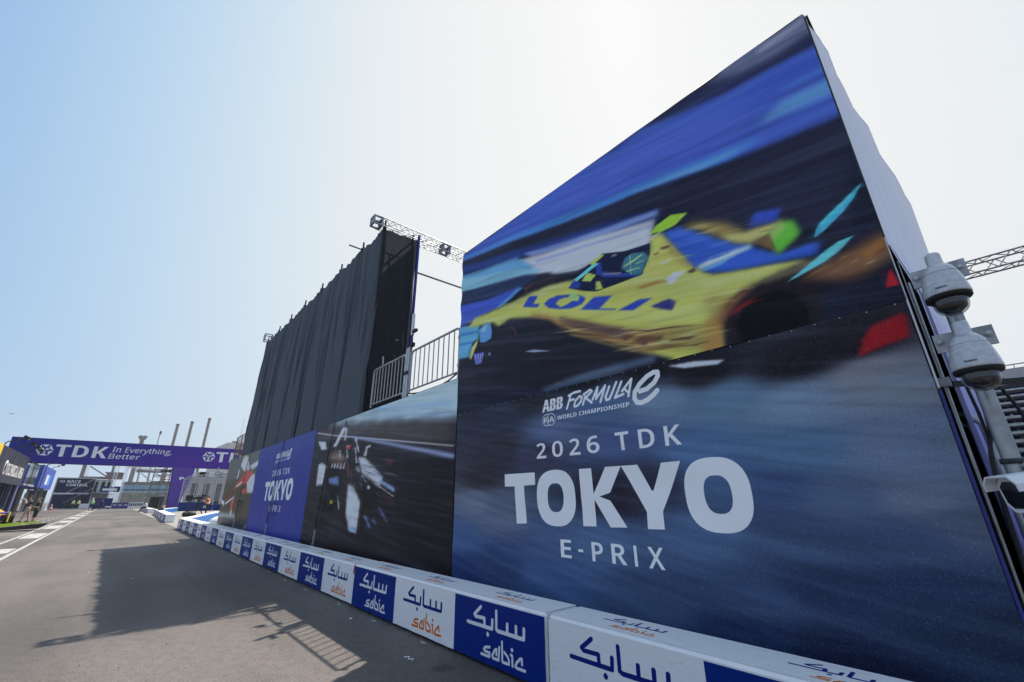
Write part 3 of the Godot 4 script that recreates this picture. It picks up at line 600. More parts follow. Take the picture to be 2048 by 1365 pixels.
func cut_stroke(t: Dictionary, flat: Array, width: float, round_ends := true) -> void:
	var n := flat.size() / 2
	for k in n - 1:
		var a := Vector2(flat[2 * k], flat[2 * k + 1])
		var b := Vector2(flat[2 * k + 2], flat[2 * k + 3])
		var d := (b - a).normalized() * width * 0.5
		var p := Vector2(-d.y, d.x)
		cut(t, [a.x + p.x, a.y + p.y, b.x + p.x, b.y + p.y, b.x - p.x, b.y - p.y, a.x - p.x, a.y - p.y])
	for k in n:
		if round_ends or (k > 0 and k < n - 1):
			var c := Vector2(flat[2 * k], flat[2 * k + 1])
			cut_ring(t, [c.x - width * 0.5, c.y - width * 0.5, c.x + width * 0.5, c.y + width * 0.5], 2.0)

func cut_text(t: Dictionary, text: String, box: Array, bold := true, slant := 0.0, spacing := 0, heavier := 0.0) -> void:
	var tm := TextMesh.new()
	tm.text = text
	tm.font = font(bold, spacing, heavier)
	tm.font_size = 96
	tm.pixel_size = 1.0
	tm.depth = 0.0
	tm.curve_step = 1.0
	tm.horizontal_alignment = HORIZONTAL_ALIGNMENT_LEFT
	var bb := tm.get_aabb()
	var arr := tm.get_mesh_arrays()
	var v: PackedVector3Array = arr[Mesh.ARRAY_VERTEX]
	var idx = arr[Mesh.ARRAY_INDEX]
	var count: int = v.size() if idx == null or idx.size() == 0 else idx.size()
	for k in range(0, count - 2, 3):
		var tri := []
		for q in 3:
			var p: Vector3 = v[k + q] if idx == null or idx.size() == 0 else v[idx[k + q]]
			var fx := (p.x - bb.position.x) / bb.size.x
			var fy := (p.y - bb.position.y) / bb.size.y
			tri.append(box[0] + (box[2] - box[0]) * fx + slant * fy * (box[3] - box[1]))
			tri.append(box[1] + (box[3] - box[1]) * fy)
		cut(t, tri)

func moved(flat: Array, k: Vector4) -> Array:
	var r := []
	for i in range(0, flat.size(), 2):
		r.append(flat[i] * k.x + k.y)
		r.append(flat[i + 1] * k.z + k.w)
	return r

# the event title in white: k = scale and offset across, scale and offset upwards
func title_print(s: Dictionary, k: Vector4, col: Color) -> void:
	var t := stencil(s, col)
	for p in TOKYO_SHAPES:
		cut(t, moved(p, k))
	for q in [[0, 1], [2, 3]]:
		cut_ring(t, moved(TOKYO_RINGS[q[0]], k), 2.5)
		cut_ring(t, moved(TOKYO_RINGS[q[1]], k), 2.5, Color(col.r, col.g, col.b, 0))
	for l in [["2", 1553, 1696], ["0", 1784, 1937], ["2", 2026, 2167], ["6", 2253, 2405], ["T", 2590, 2736], ["D", 2831, 2982], ["K", 3074, 3217]]:
		cut_text(t, l[0], moved([l[1], 1742, l[2], 1903], k), false, 0.0, 0, 0.65)
	for l in [["E", 1846, 1982], ["P", 2226, 2348], ["R", 2440, 2593], ["X", 2798, 2942]]:
		cut_text(t, l[0], moved([l[1], 812, l[2], 968], k), false, 0.0, 0, 0.65)
	cut(t, moved([2668, 812, 2697, 812, 2697, 968, 2668, 968], k))
	cut(t, moved([2068, 874, 2126, 874, 2126, 898, 2068, 898], k))
	for dx in [-7, -3, 1, 5]:
		cut_text(t, "ABB", moved([1664 + dx, 2229, 1953 + dx, 2362], k), true, 0.12)
	for y in [2292.0]:
		cut(t, moved([1650, y, 2000, y, 2000, y + 5, 1650, y + 5], k), Color(col.r, col.g, col.b, 0))
	for p in FORMULA_STROKES:
		cut_stroke(t, moved(p, k), 25.0 * k.x)
	cut_stroke(t, moved(E_STROKE, k), 44.0 * k.x)
	cut_text(t, "WORLD CHAMPIONSHIP", moved([1880, 2120, 2772, 2163], k))
	var hole := Color(col.r, col.g, col.b, 0)
	for c in [1727.0, 1785.0]:
		cut_ring(t, moved([c - 68, 2074, c + 68, 2206], k), 2.0)
		cut_ring(t, moved([c - 61, 2081, c + 61, 2199], k), 2.0, hole)
	cut_text(t, "FiA", moved([1680, 2110, 1832, 2172], k))
	press(t)

# ------------------------------------------------------------------ ground
func build_ground() -> void:
	var n1 := FastNoiseLite.new()
	n1.seed = 11
	n1.frequency = 0.012
	n1.fractal_octaves = 4
	var fine := Image.create(1024, 1024, false, Image.FORMAT_RGB8)
	var n2 := FastNoiseLite.new()
	n2.seed = 12
	n2.noise_type = FastNoiseLite.TYPE_CELLULAR
	n2.frequency = 0.16
	var stones := n2.get_seamless_image(1024, 1024)
	var blot := n1.get_seamless_image(1024, 1024)
	var n5 := FastNoiseLite.new()
	n5.seed = 15
	n5.frequency = 0.07
	n5.fractal_octaves = 2
	var grit := n5.get_seamless_image(1024, 1024)
	for y in 1024:
		for x in 1024:
			var v := 0.366 + (stones.get_pixel(x, y).r - 0.5) * 0.13 + (blot.get_pixel(x, y).r - 0.5) * 0.06 + (grit.get_pixel(x, y).r - 0.5) * 0.16 + rng.randf_range(-0.06, 0.06)
			var roll := rng.randf()
			if roll > 0.994:
				v += rng.randf_range(0.1, 0.32)
			elif roll < 0.01:
				v -= 0.12
			fine.set_pixel(x, y, Color(v * 1.035, v * 0.98, v * 0.955))
	fine.generate_mipmaps()
	# wear, tyre dirt and patches over tens of metres, stretched along the lane
	var n3 := FastNoiseLite.new()
	n3.seed = 5
	n3.frequency = 0.006
	n3.fractal_octaves = 5
	var n4 := FastNoiseLite.new()
	n4.seed = 9
	n4.frequency = 0.05
	n4.fractal_octaves = 3
	var coarse := Image.create(512, 512, false, Image.FORMAT_RGB8)
	for y in 512:
		for x in 512:
			var v := 0.87 + n3.get_noise_2d(x, y) * 0.24 + n4.get_noise_2d(x, y * 0.18) * 0.12
			coarse.set_pixel(x, y, Color(v, v, v * 0.995))
	# scuffs of rubber and old drips
	for k in 26:
		var mark := Image.create(2, rng.randi_range(6, 60), false, Image.FORMAT_RGB8)
		var v := rng.randf_range(0.66, 0.80)
		mark.fill(Color(v, v, v))
		coarse.blit_rect(mark, Rect2i(0, 0, 1 + k % 2, mark.get_height()), Vector2i(rng.randi_range(4, 500), rng.randi_range(4, 440)))
	for k in 40:
		var sz := rng.randi_range(1, 4)
		var spot := Image.create(sz, sz, false, Image.FORMAT_RGB8)
		var v := rng.randf_range(0.62, 0.8)
		spot.fill(Color(v, v, v))
		coarse.blit_rect(spot, Rect2i(0, 0, sz, sz), Vector2i(rng.randi_range(4, 500), rng.randi_range(4, 500)))
	coarse.generate_mipmaps()
	var m := StandardMaterial3D.new()
	m.albedo_texture = ImageTexture.create_from_image(fine)
	m.detail_enabled = true
	m.detail_blend_mode = BaseMaterial3D.BLEND_MODE_MUL
	m.detail_albedo = ImageTexture.create_from_image(coarse)
	m.detail_uv_layer = BaseMaterial3D.DETAIL_UV_2
	m.roughness = 0.72
	M.asphalt = m
	var road := structure("road")
	var st := begin()
	var xs := [-900.0, -60.0, -12.0, -4.0, 0.0, 4.0, 12.0, 60.0, 900.0]
	var zs := [40.0, 4.0, -4.0, -12.0, -30.0, -70.0, -150.0, -400.0, -2500.0]
	for i in xs.size() - 1:
		for j in zs.size() - 1:
			for p in [Vector2(xs[i], zs[j]), Vector2(xs[i], zs[j + 1]), Vector2(xs[i + 1], zs[j + 1]), Vector2(xs[i], zs[j]), Vector2(xs[i + 1], zs[j + 1]), Vector2(xs[i + 1], zs[j])]:
				st.set_uv(Vector2(p.x, p.y) / 1.7)
				st.set_uv2(Vector2(p.x, p.y) / 26.0)
				st.add_vertex(Vector3(p.x, 0, p.y))
	put(road, "asphalt", done(st), m)
	# paint of the pit lane: two lines and the white blocks between them
	var worn := noisy(Color(0.72, 0.72, 0.71), 0.3, 0.7, 0.7, 0.0, 21)
	for l in [[-1.90, -2.55, 0.10], [-2.68, -3.35, 0.09]]:
		st = begin()
		quad(st, Vector3(l[0], 0.004, -12), Vector3(l[1], 0.004, -115), Vector3(l[1] + l[2], 0.004, -115), Vector3(l[0] + l[2], 0.004, -12))
		put(road, "painted_line", done(st), worn)
	for b in [[-14.0, -12.4], [-21.2, -19.4], [-30.4, -26.6], [-39.6, -35.2], [-49.2, -44.8], [-59.4, -54.0], [-70.5, -64.5], [-82.0, -76.5], [-95.0, -88.5]]:
		st = begin()
		var x0 := lerpf(-2.50, -3.17, (-b[0] - 12.0) / 103.0)
		var x1 := lerpf(-1.96, -2.62, (-b[1] - 12.0) / 103.0)
		quad(st, Vector3(x0, 0.004, b[1]), Vector3(x0, 0.004, b[0]), Vector3(x1, 0.004, b[0]), Vector3(x1, 0.004, b[1]))
		put(road, "painted_block", done(st), worn)
	for k in 12:
		var z := -40.0 - k * 3.9
		for x in [-3.62, -4.2]:
			boxp(road, "painted_dash", Vector3(x - k * 0.03, 0.003, z), Vector3(0.09, 0.004, 1.5), worn)
	# paler concrete apron by the far blocks, darker repaired joint
	var apron := noisy(Color(0.56, 0.55, 0.53), 0.1, 0.4, 0.85, 0.0, 22)
	st = begin()
	quad(st, Vector3(2.75, 0.004, -30.6), Vector3(2.5, 0.004, -110.0), Vector3(14, 0.004, -110.0), Vector3(14, 0.004, -30.6))
	put(road, "apron", done(st), apron)
	var dabs := noisy(Color(0.66, 0.67, 0.68), 0.3, 4.0, 0.85, 0.0, 23)
	for k in 14:
		st = begin()
		var z := -3.0 - k * 1.24 + rng.randf_range(-0.2, 0.2)
		var o := PackedVector2Array()
		for q in 9:
			var a := TAU * q / 9
			o.append(Vector2(cos(a) * rng.randf_range(0.01, 0.03), sin(a) * rng.randf_range(0.03, 0.08)))
		prism(st, o, Vector3(2.62 + rng.randf_range(-0.03, 0.02), 0.003, z), Vector3.RIGHT, Vector3.BACK, Vector3(0, 0.002, 0))
		put(road, "paint_dab", done(st), dabs)

# ------------------------------------------------------------------ tall hoarding
func dents(seed_: int, f: float) -> FastNoiseLite:
	var n := FastNoiseLite.new()
	n.seed = seed_
	n.frequency = f
	n.fractal_octaves = 3
	return n

# a printed cloth in the plane x = X from z0 to z1 and y0 to y1, with slack in it; faces -x
func cloth_sheet(parent: Node, n: String, X: float, z0: float, z1: float, y0: float, y1: float, slack: float, m: Material, seed_: int, edge_slack := 0.0) -> MeshInstance3D:
	var nz := 72
	var ny := 48
	var na := dents(seed_, 0.55)
	var nb := dents(seed_ + 7, 2.2)
	var st := SurfaceTool.new()
	st.begin(Mesh.PRIMITIVE_TRIANGLES)
	st.set_smooth_group(0)
	for j in ny + 1:
		for i in nz + 1:
			var u := float(i) / nz
			var v := float(j) / ny
			var z := lerpf(z0, z1, u)
			var y := lerpf(y1, y0, v)
			var tight := minf(1.0, 6.0 * minf(minf(u, 1 - u), minf(v, 1 - v)) + 0.15)
			var d := na.get_noise_2d(z + y * 0.6, y - z * 0.3) * slack * tight + nb.get_noise_2d(z * 0.5 + y, y * 0.4) * slack * 0.22
			var e := 0.0
			if i == 0:
				e = edge_slack * (0.5 - 0.5 * cos(v * TAU * 7.0))
			st.set_uv(Vector2(u, v))
			st.add_vertex(Vector3(X - d, y, z + e))
	for j in ny:
		for i in nz:
			var a := j * (nz + 1) + i
			for q in [a, a + 1, a + nz + 2, a, a + nz + 2, a + nz + 1]:
				st.add_index(q)
	st.generate_normals()
	return put(parent, n, st.commit(), m)

func speckle(img: Image, density: float, strength: float, seed_: int, from_y := 0) -> void:
	var r := RandomNumberGenerator.new()
	r.seed = seed_
	var tile := Image.create(512, 512, false, Image.FORMAT_RGBA8)
	tile.fill(Color(0.75, 0.85, 0.95, 0))
	for k in int(512 * 512 * density):
		var x := r.randi_range(2, 509)
		var y := r.randi_range(2, 509)
		var a := strength * pow(r.randf(), 2.0)
		var c := Color(0.72, 0.82, 0.92, a) if r.randf() < 0.6 else Color(0.02, 0.03, 0.06, a)
		tile.set_pixel(x, y, c)
		if r.randf() < 0.5:
			tile.set_pixel(x + 1, y, Color(c.r, c.g, c.b, a * 0.7))
		if r.randf() < 0.25:
			tile.set_pixel(x + 1, y - 1, Color(c.r, c.g, c.b, a * 0.5))
	for y in range(from_y, img.get_height(), 512):
		for x in range(0, img.get_width(), 512):
			var t := tile.duplicate() as Image
			if r.randf() < 0.5:
				t.flip_x()
			if r.randf() < 0.5:
				t.flip_y()
			img.blend_rect(t, Rect2i(0, 0, 512, 512), Vector2i(x, y))

# streaks of camera movement: long thin tone changes along the way the picture was panned
func streaks(s: Dictionary, slope: float, strength: float, seed_: int) -> void:
	var n := dents(seed_, 1.0)
	var w := 480
	var h := 480
	var img := Image.create(w, h, false, Image.FORMAT_RGBA8)
	for y in h:
		for x in w:
			var u: float = x / float(w) * s.w / s.sx * 0.001
			var v: float = y / float(h) * s.h / s.sy * 0.001
			var t := n.get_noise_2d(u * 0.35, (v - u * slope) * 9.0)
			img.set_pixel(x, y, Color(0.7, 0.8, 0.95, t * strength) if t > 0.0 else Color(0.01, 0.01, 0.03, -t * strength))
	img.resize(s.w, s.h, Image.INTERPOLATE_CUBIC)
	s.img.blend_rect(img, Rect2i(0, 0, s.w, s.h), Vector2i.ZERO)

func tarmac_base(s: Dictionary) -> void:
	var w := 220
	var h := 140
	var img := Image.create(w, h, false, Image.FORMAT_RGBA8)
	var px := PackedVector2Array()
	var cs: Array[Color] = []
	for p in TARMAC_PRINT:
		px.append(Vector2(p[0], p[1] * 2.2))
		cs.append(Color8(p[2], p[3], p[4]))
	for y in h:
		for x in w:
			var here := Vector2(s.a + (x + 0.5) / w * s.w / s.sx, (s.c + (1.0 - (y + 0.5) / h) * s.h / s.sy) * 2.2)
			var sum := 0.0
			var c := Color(0, 0, 0)
			for k in px.size():
				var d := here.distance_squared_to(px[k]) * 1e-5 + 0.05
				var wt := 1.0 / (d * d)
				sum += wt
				c += cs[k] * wt
			c = c / sum
			c.a = 1.0
			img.set_pixel(x, y, c)
	img.resize(s.w, s.h, Image.INTERPOLATE_CUBIC)
	s.img.blit_rect(img, Rect2i(0, 0, s.w, s.h), Vector2i.ZERO)

func build_tall_hoarding() -> void:
	var o := thing("tall_hoarding", "tall blue hoarding printed with a blurred yellow racing car above the title TOKYO", "hoarding", Vector3(3.3, 0, -2.55))
	var off := -o.position
	var hold := Node3D.new()
	# pictures
	var up := sheet(0, 4755, 2450, 5010, 2048, 1102, Color8(34, 36, 52))
	streaks(up, 0.2, 0.08, 31)
	ink_layers(up, STREAK_PRINT)
	smear(up, 110.0, 0.3)
	streaks(up, 0.2, 0.16, 33)
	ink_layers(up, CAR_PRINT)
	smear(up, 60.0, 0.3)
	streaks(up, 0.12, 0.10, 34)
	speckle(up.img, 0.05, 0.35, 41)
	var low := sheet(0, 4755, 0, 2450, 2048, 1055, Color8(34, 36, 52))
	tarmac_base(low)
	streaks(low, 0.20, 0.15, 35)
	streaks(low, -0.05, 0.07, 36)
	ink_layers(low, CAR_PRINT.slice(CAR_PRINT.size() - 4))
	speckle(low.img, 0.10, 0.42, 43)
	speckle(low.img, 0.012, 0.55, 45)
	title_print(low, Vector4(1, 0, 1, 0), Color(0.94, 0.94, 0.94))
	var mu := printed(up.img, 0.42)
	var ml := printed(low.img, 0.42)
	hold.free()
	var a := cloth_sheet(o, "upper_sheet", 3.3, -4.93, -0.175, 2.45, 5.01, 0.035, mu, 51, -0.02)
	a.position = off
	var b := cloth_sheet(o, "lower_sheet", 3.302, -4.93, -0.185, 0.02, 2.449, 0.022, ml, 52)
	b.position = off
	# eyelets and lacing along the seam
	for k in 34:
		var z := -4.85 + k * 0.14
		var e := begin()
		lathe(e, Vector3(3.288, 2.435 + 0.004 * sin(k * 2.1), z) + off, [Vector2(0.002, 0), Vector2(0.005, 0.001), Vector2(0.005, 0.002), Vector2(0.002, 0.003)], 8, Basis(Vector3.BACK, PI / 2))
		put(o, "eyelet", done(e), M.alu)
	# the side towards the lens: cloth printed white to blue, pulled open along its front edge
	var g := Gradient.new()
	g.offsets = PackedFloat32Array([0.0, 0.38, 0.62, 0.8, 1.0])
	g.colors = PackedColorArray([Color(0.86, 0.86, 0.90), Color(0.84, 0.85, 0.92), Color(0.55, 0.56, 0.82), Color(0.18, 0.21, 0.58), Color(0.12, 0.15, 0.45)])
	var gt := GradientTexture2D.new()
	gt.gradient = g
	gt.fill_to = Vector2(0, 1)
	gt.fill_from = Vector2(0, 0)
	var sm := StandardMaterial3D.new()
	sm.albedo_texture = gt
	sm.roughness = 0.5
	# rows of (y, x of front edge, z of front edge)
	var edge := [[5.0, 3.325, -0.165], [4.2, 3.33, -0.166], [3.4, 3.335, -0.168], [2.86, 3.35, -0.170], [2.66, 3.48, -0.138], [2.53, 3.5, -0.122], [1.9, 3.5, -0.122], [1.5, 3.5, -0.121], [1.0, 3.5, -0.122], [0.02, 3.5, -0.125]]
	var folds := dents(77, 1.2)
	var st := SurfaceTool.new()
	st.begin(Mesh.PRIMITIVE_TRIANGLES)
	st.set_smooth_group(0)
	var ncol := 26
	for r in edge:
		for i in ncol + 1:
			var u := float(i) / ncol
			var x := lerpf(r[1], 7.42, u * u)
			var z := lerpf(r[2], -0.015, u * u) + folds.get_noise_2d(x * 1.5, r[0] * 0.5) * 0.045 * minf(1.0, u * 6.0)
			st.set_uv(Vector2(u, 1.0 - r[0] / 5.0))
			st.add_vertex(Vector3(x, r[0], z) + off)
	for j in edge.size() - 1:
		for i in ncol:
			var q := j * (ncol + 1) + i
			for v in [q, q + 1, q + ncol + 2, q, q + ncol + 2, q + ncol + 1]:
				st.add_index(v)
	st.generate_normals()
	put(o, "side_sheet", st.commit(), sm)
	# blue hem along the pulled-back edge, white return of the front sheet
	st = begin()
	for k in range(3, edge.size() - 1):
		var p := Vector3(edge[k][1], edge[k][0], edge[k][2] + 0.004) + off
		var q := Vector3(edge[k + 1][1], edge[k + 1][0], edge[k + 1][2] + 0.004) + off
		quad(st, p, p + Vector3(0.05, 0, 0.004 + 0.004 * (k - 3)), q + Vector3(0.05, 0, 0.004 + 0.004 * (k - 2)), q)
	put(o, "side_hem", done(st), paint(Color(0.08, 0.10, 0.42), 0.5))
	st = begin()
	bx(st, Vector3(3.312, 3.95, -0.172) + off, Vector3(0.018, 2.1, 0.006))
	put(o, "front_return", done(st), M.black)
	boxp(o, "edge_trim", Vector3(3.312, 2.4, -0.174) + off, Vector3(0.018, 0.98, 0.008), M.white)
	boxp(o, "edge_trim", Vector3(3.312, 0.95, -0.174) + off, Vector3(0.018, 1.9, 0.012), paint(Color(0.10, 0.13, 0.48), 0.5))
	# the hidden faces that close the box
	var dark := noisy(Color(0.10, 0.10, 0.11), 0.3, 0.8, 0.9, 0.0, 24)
	boxp(o, "back_sheet", Vector3(7.45, 2.5, -2.48) + off, Vector3(0.03, 5.0, 4.9), dark)
	boxp(o, "far_sheet", Vector3(5.38, 2.5, -4.93) + off, Vector3(4.1, 5.0, 0.02), dark)
	boxp(o, "roof_sheet", Vector3(5.38, 5.0, -2.5) + off, Vector3(4.08, 0.02, 4.7), dark)
	boxp(o, "lining", Vector3(3.34, 2.5, -2.6) + off, Vector3(0.01, 4.94, 4.66), dark)
	# tubes of the frame inside the opening
	for p in [[Vector3(3.50, 0, -0.20), Vector3(3.50, 4.9, -0.20), 0.026], [Vector3(3.95, 0, -0.42), Vector3(3.95, 4.9, -0.42), 0.03], [Vector3(3.48, 2.05, -0.30), Vector3(7.0, 2.05, -0.42), 0.024], [Vector3(3.48, 1.05, -0.30), Vector3(7.0, 1.05, -0.42), 0.024], [Vector3(3.48, 0.3, -0.31), Vector3(4.6, 2.3, -0.40), 0.018], [Vector3(3.42, 2.6, -0.26), Vector3(4.9, 0.2, -0.36), 0.012]]:
		tubep(o, "frame_tube", p[0] + off, p[1] + off, p[2], M.dark_steel)
	for p in [[Vector3(3.40, 0, -0.155), Vector3(3.405, 2.75, -0.16), 0.004], [Vector3(3.44, 0, -0.165), Vector3(3.44, 2.6, -0.15), 0.010], [Vector3(3.37, 0.4, -0.16), Vector3(3.47, 2.5, -0.15), 0.004]]:
		tubep(o, "stay_wire", p[0] + off, p[1] + off, p[2], M.steel)
	var clamp := begin()
	bx(clamp, Vector3(3.46, 1.96, -0.235) + off, Vector3(0.09, 0.06, 0.05))
	bx(clamp, Vector3(3.46, 1.96, -0.20) + off, Vector3(0.03, 0.08, 0.03))
	put(o, "clamp", done(clamp), M.galv)
	tubep(o, "top_rail", Vector3(3.31, 5.005, -4.9) + off, Vector3(3.31, 5.005, -0.2) + off, 0.012, M.dark_steel)

# ------------------------------------------------------------------ low banners
func build_low_banners() -> void:
	var frame_col: Material = M.dark_steel
	var specs := [
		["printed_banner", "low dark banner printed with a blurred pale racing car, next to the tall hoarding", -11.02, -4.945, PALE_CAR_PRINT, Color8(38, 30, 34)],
		["printed_banner", "plain blue banner with a white event title between two car pictures", -16.76, -11.03, [], Color8(56, 63, 152)],
		["printed_banner", "low grey banner printed with a blurred red and white racing car at far end", -22.2, -16.77, RED_CAR_PRINT, Color8(118, 116, 106)]]
	for k in 3:
		var sp: Array = specs[k]
		var len_mm: float = (sp[3] - sp[2]) * 1000.0
		var s := sheet(0, len_mm, 0, 2975, 1536, 768, sp[5])
		if k != 1:
			streaks(s, 0.05, 0.12, 60 + k)
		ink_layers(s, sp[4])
		if k != 1:
			smear(s, 160.0, 0.35)
			streaks(s, 0.12, 0.2 if k == 0 else 0.07, 64 + k)
		if k == 1:
			title_print(s, Vector4(1.09, 480, 1.03, 215), Color(0.94, 0.94, 0.94))
		else:
			speckle(s.img, 0.02, 0.2, 70 + k)
		var o := thing(sp[0], sp[1], "banner", Vector3(3.3, 0, (sp[2] + sp[3]) * 0.5), "low printed banners along the pit lane")
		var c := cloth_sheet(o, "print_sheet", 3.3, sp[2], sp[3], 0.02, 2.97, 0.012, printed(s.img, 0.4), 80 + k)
		c.position = -o.position
		var L: float = sp[3] - sp[2]
		boxp(o, "backing_board", Vector3(0.045, 1.48, 0), Vector3(0.03, 2.94, L - 0.02), frame_col)
		tubep(o, "top_rail", Vector3(0.03, 2.975, -L / 2), Vector3(0.03, 2.975, L / 2), 0.018, frame_col)
		for q in 4:
			var z := lerpf(-L / 2 + 0.2, L / 2 - 0.2, q / 3.0)
			tubep(o, "post", Vector3(0.11, 0, z), Vector3(0.11, 2.95, z), 0.03, frame_col)
	# chains and cables that hang down over the banners
	var drops := [[-18.4, 1.35, 0.20, "black cable with a small loop over the red car banner"], [-13.95, 1.25, 0.30, "black cable with a large loop over the blue banner"], [-9.9, 1.40, 0.27, "black cable with a loop and yellow plug over the pale car banner"]]
	for k in 3:
		var d: Array = drops[k]
		var o := thing("hanging_cable", d[3], "cable", Vector3(3.27, 0, d[0]), "cables hanging over the low banners")
		pathp(o, "cable", [Vector3(0.01, 2.99, 0.15), Vector3(-0.01, 2.2, 0.05), Vector3(-0.015, d[1] + 0.1, 0.0)], 0.009, M.black)
		var loop := []
		for q in 25:
			var a := TAU * q / 24.0
			loop.append(Vector3(-0.02, d[1] - d[2] * 0.35 + sin(a) * d[2] * 0.5, d[2] * 1.3 + cos(a + PI) * d[2] * 1.25))
		pathp(o, "loop", loop, 0.009, M.black)
		if k == 2:
			var st := begin()
			tube(st, Vector3(-0.025, d[1] - 0.12, d[2] * 2.5), Vector3(-0.025, d[1] - 0.06, d[2] * 2.5), 0.028, 0.022)
			put(o, "plug", done(st), M.yellow)
		# chain links below
		var y: float = d[1] + 0.02
		var q := 0
		while y > 0.42:
			var st := begin()
			var pts := []
			for w in 9:
				var a := TAU * w / 8.0
				var side := cos(a) * 0.02
				pts.append(Vector3(-0.02 + (side if q % 2 else 0.0), y + sin(a) * 0.04, -0.02 * q * 0.35 + (0.0 if q % 2 else side)))
			path(st, pts, 0.007, 5)
			put(o, "chain_link", done(st), M.dark_steel if y > 0.75 else M.alu)
			y -= 0.062
			q += 1

# ------------------------------------------------------------------ scaffold tower in black cloth
func build_black_tower() -> void:
	var o := thing("cloth_covered_tower", "long scaffold tower draped in black cloth behind the low banners", "scaffold tower", Vector3(3.9, 0, -14.6))
	var off := -o.position
	var cloth := StandardMaterial3D.new()
	cloth.albedo_color = Color(0.265, 0.285, 0.315)
	cloth.roughness = 0.8
	var weave := FastNoiseLite.new()
	weave.seed = 3
	weave.frequency = 0.25
	var wt := NoiseTexture2D.new()
	wt.width = 256
	wt.height = 256
	wt.noise = weave
	wt.seamless = true
	wt.as_normal_map = true
	wt.bump_strength = 1.5
	cloth.normal_enabled = true
	cloth.normal_texture = wt
	cloth.normal_scale = 0.4
	cloth.uv1_triplanar = true
	cloth.uv1_scale = Vector3.ONE * 3.0
	var posts := [-8.8, -10.15, -11.75, -13.45, -15.25, -17.0, -18.7, -20.6]
	var n := dents(91, 1.0)
	var n2 := dents(92, 1.0)
	for k in posts.size() - 1:
		var zn: float = posts[k]
		var zf: float = posts[k + 1]
		var st := SurfaceTool.new()
		st.begin(Mesh.PRIMITIVE_TRIANGLES)
		st.set_smooth_group(0)
		var nz := 64
		var ny := 44
		for j in ny + 1:
			for i in nz + 1:
				var u := float(i) / nz
				var v := float(j) / ny
				var slit := 0.16 * exp(-v * 7.0) if k < 3 else 0.05 * exp(-v * 5.0)
				var z := lerpf(zn + 0.07 - slit * 0.7, zf - 0.10 + slit, u)
				var topy := 7.72 + (8.8 + z) * -0.026 - 0.20 * sin(PI * u) + 0.05 * n2.get_noise_1d(z * 6.0)
				var y := lerpf(topy, 2.6, v)
				# broad irregular folds that run down from the fixings, sharper on one side
				var lane := z * 1.15 + 0.10 * sin(y * 0.9 + k) + k * 3.7
				var a1 := n.get_noise_2d(lane * 0.85, v * 0.5 + k * 5.0)
				var a2 := n.get_noise_2d(lane * 2.4 + 20.0 + v * 0.7, v * 0.9 + k * 2.0)
				var drape := (1.0 - 2.0 * absf(a1) * 1.6) * 0.8 + a2 * 0.55
				var fine := n2.get_noise_2d(z * 6.0 + v * 1.5, v * 1.6 + k * 2.0)
				var amp := 0.035 + 0.115 * v
				# gathered at the posts, slack between, blown outwards lower down
				var belly := sin(PI * u) * (0.05 + 0.12 * v) + 0.07 * v * (1.0 - u)
				var gather := 0.10 * exp(-u * nz * 0.28) + 0.02 * exp(-(1.0 - u) * nz * 0.3)
				var x := 3.50 - belly - drape * amp - fine * 0.022 * (0.3 + v) + gather
				x = minf(x, 3.60)
				var lean := 0.10 * v * v if v > 0.0 else 0.0
				st.set_uv(Vector2(u, v))
				st.add_vertex(Vector3(maxf(x - lean * 0.2, 3.375), y, z + 0.12 * drape * v) + off)
		for j in ny:
			for i in nz:
				var a := j * (nz + 1) + i
				for q in [a, a + 1, a + nz + 2, a, a + nz + 2, a + nz + 1]:
					st.add_index(q)
		st.generate_normals()
		put(o, "cloth_panel", st.commit(), cloth)
	# near end: thin netting, the tower's bracing shows through
	var net := StandardMaterial3D.new()
	net.albedo_color = Color(0.10, 0.11, 0.125, 0.97)
	net.transparency = BaseMaterial3D.TRANSPARENCY_ALPHA
	net.roughness = 0.9
	var st := SurfaceTool.new()
	st.begin(Mesh.PRIMITIVE_TRIANGLES)
	st.set_smooth_group(0)
	for j in 25:
		for i in 17:
			var u := i / 16.0
			var v := j / 24.0
			var y := lerpf(7.56 + 0.06 * u + 0.05 * absf(sin(u * 7.0)), 2.6, v)
			st.set_uv(Vector2(u, v))
			st.add_vertex(Vector3(lerpf(3.46, 4.385, u), y, -8.70 + 0.05 * n.get_noise_2d(u * 4.0, v * 2.0)) + off)
	for j in 24:
		for i in 16:
			var a := j * 17 + i
			for q in [a, a + 1, a + 18, a, a + 18, a + 17]:
				st.add_index(q)
	st.generate_normals()
	put(o, "end_net", st.commit(), net)
	boxp(o, "rear_cloth", Vector3(4.36, 5.05, -14.7) + off, Vector3(0.02, 4.95, 11.8), cloth)
	boxp(o, "far_cloth", Vector3(3.9, 5.25, -20.62) + off, Vector3(0.85, 5.4, 0.02), cloth)
	boxp(o, "blue_edge_board", Vector3(4.40, 5.3, -8.66) + off, Vector3(0.05, 4.95, 0.06), paint(Color(0.07, 0.10, 0.50), 0.5))
	for k in posts.size():
		var z: float = posts[k]
		var tall := 7.70 + (8.8 + z) * -0.026
		tubep(o, "standard", Vector3(3.53, 0, z) + off, Vector3(3.53, tall + 0.22, z) + off, 0.024, M.dark_steel)
		tubep(o, "standard", Vector3(4.30, 0, z) + off, Vector3(4.30, tall + 0.12, z) + off, 0.024, M.dark_steel)
		var cl := begin()
		bx(cl, Vector3(3.515, tall - 0.02, z) + off, Vector3(0.07, 0.08, 0.07))
		put(o, "coupler", done(cl), M.dark_steel)
		for y in [3.4, 4.6, 5.8, 7.0]:
			tubep(o, "ledger", Vector3(3.53, y, z + 0.03) + off, Vector3(4.30, y, z + 0.03) + off, 0.02, M.dark_steel)
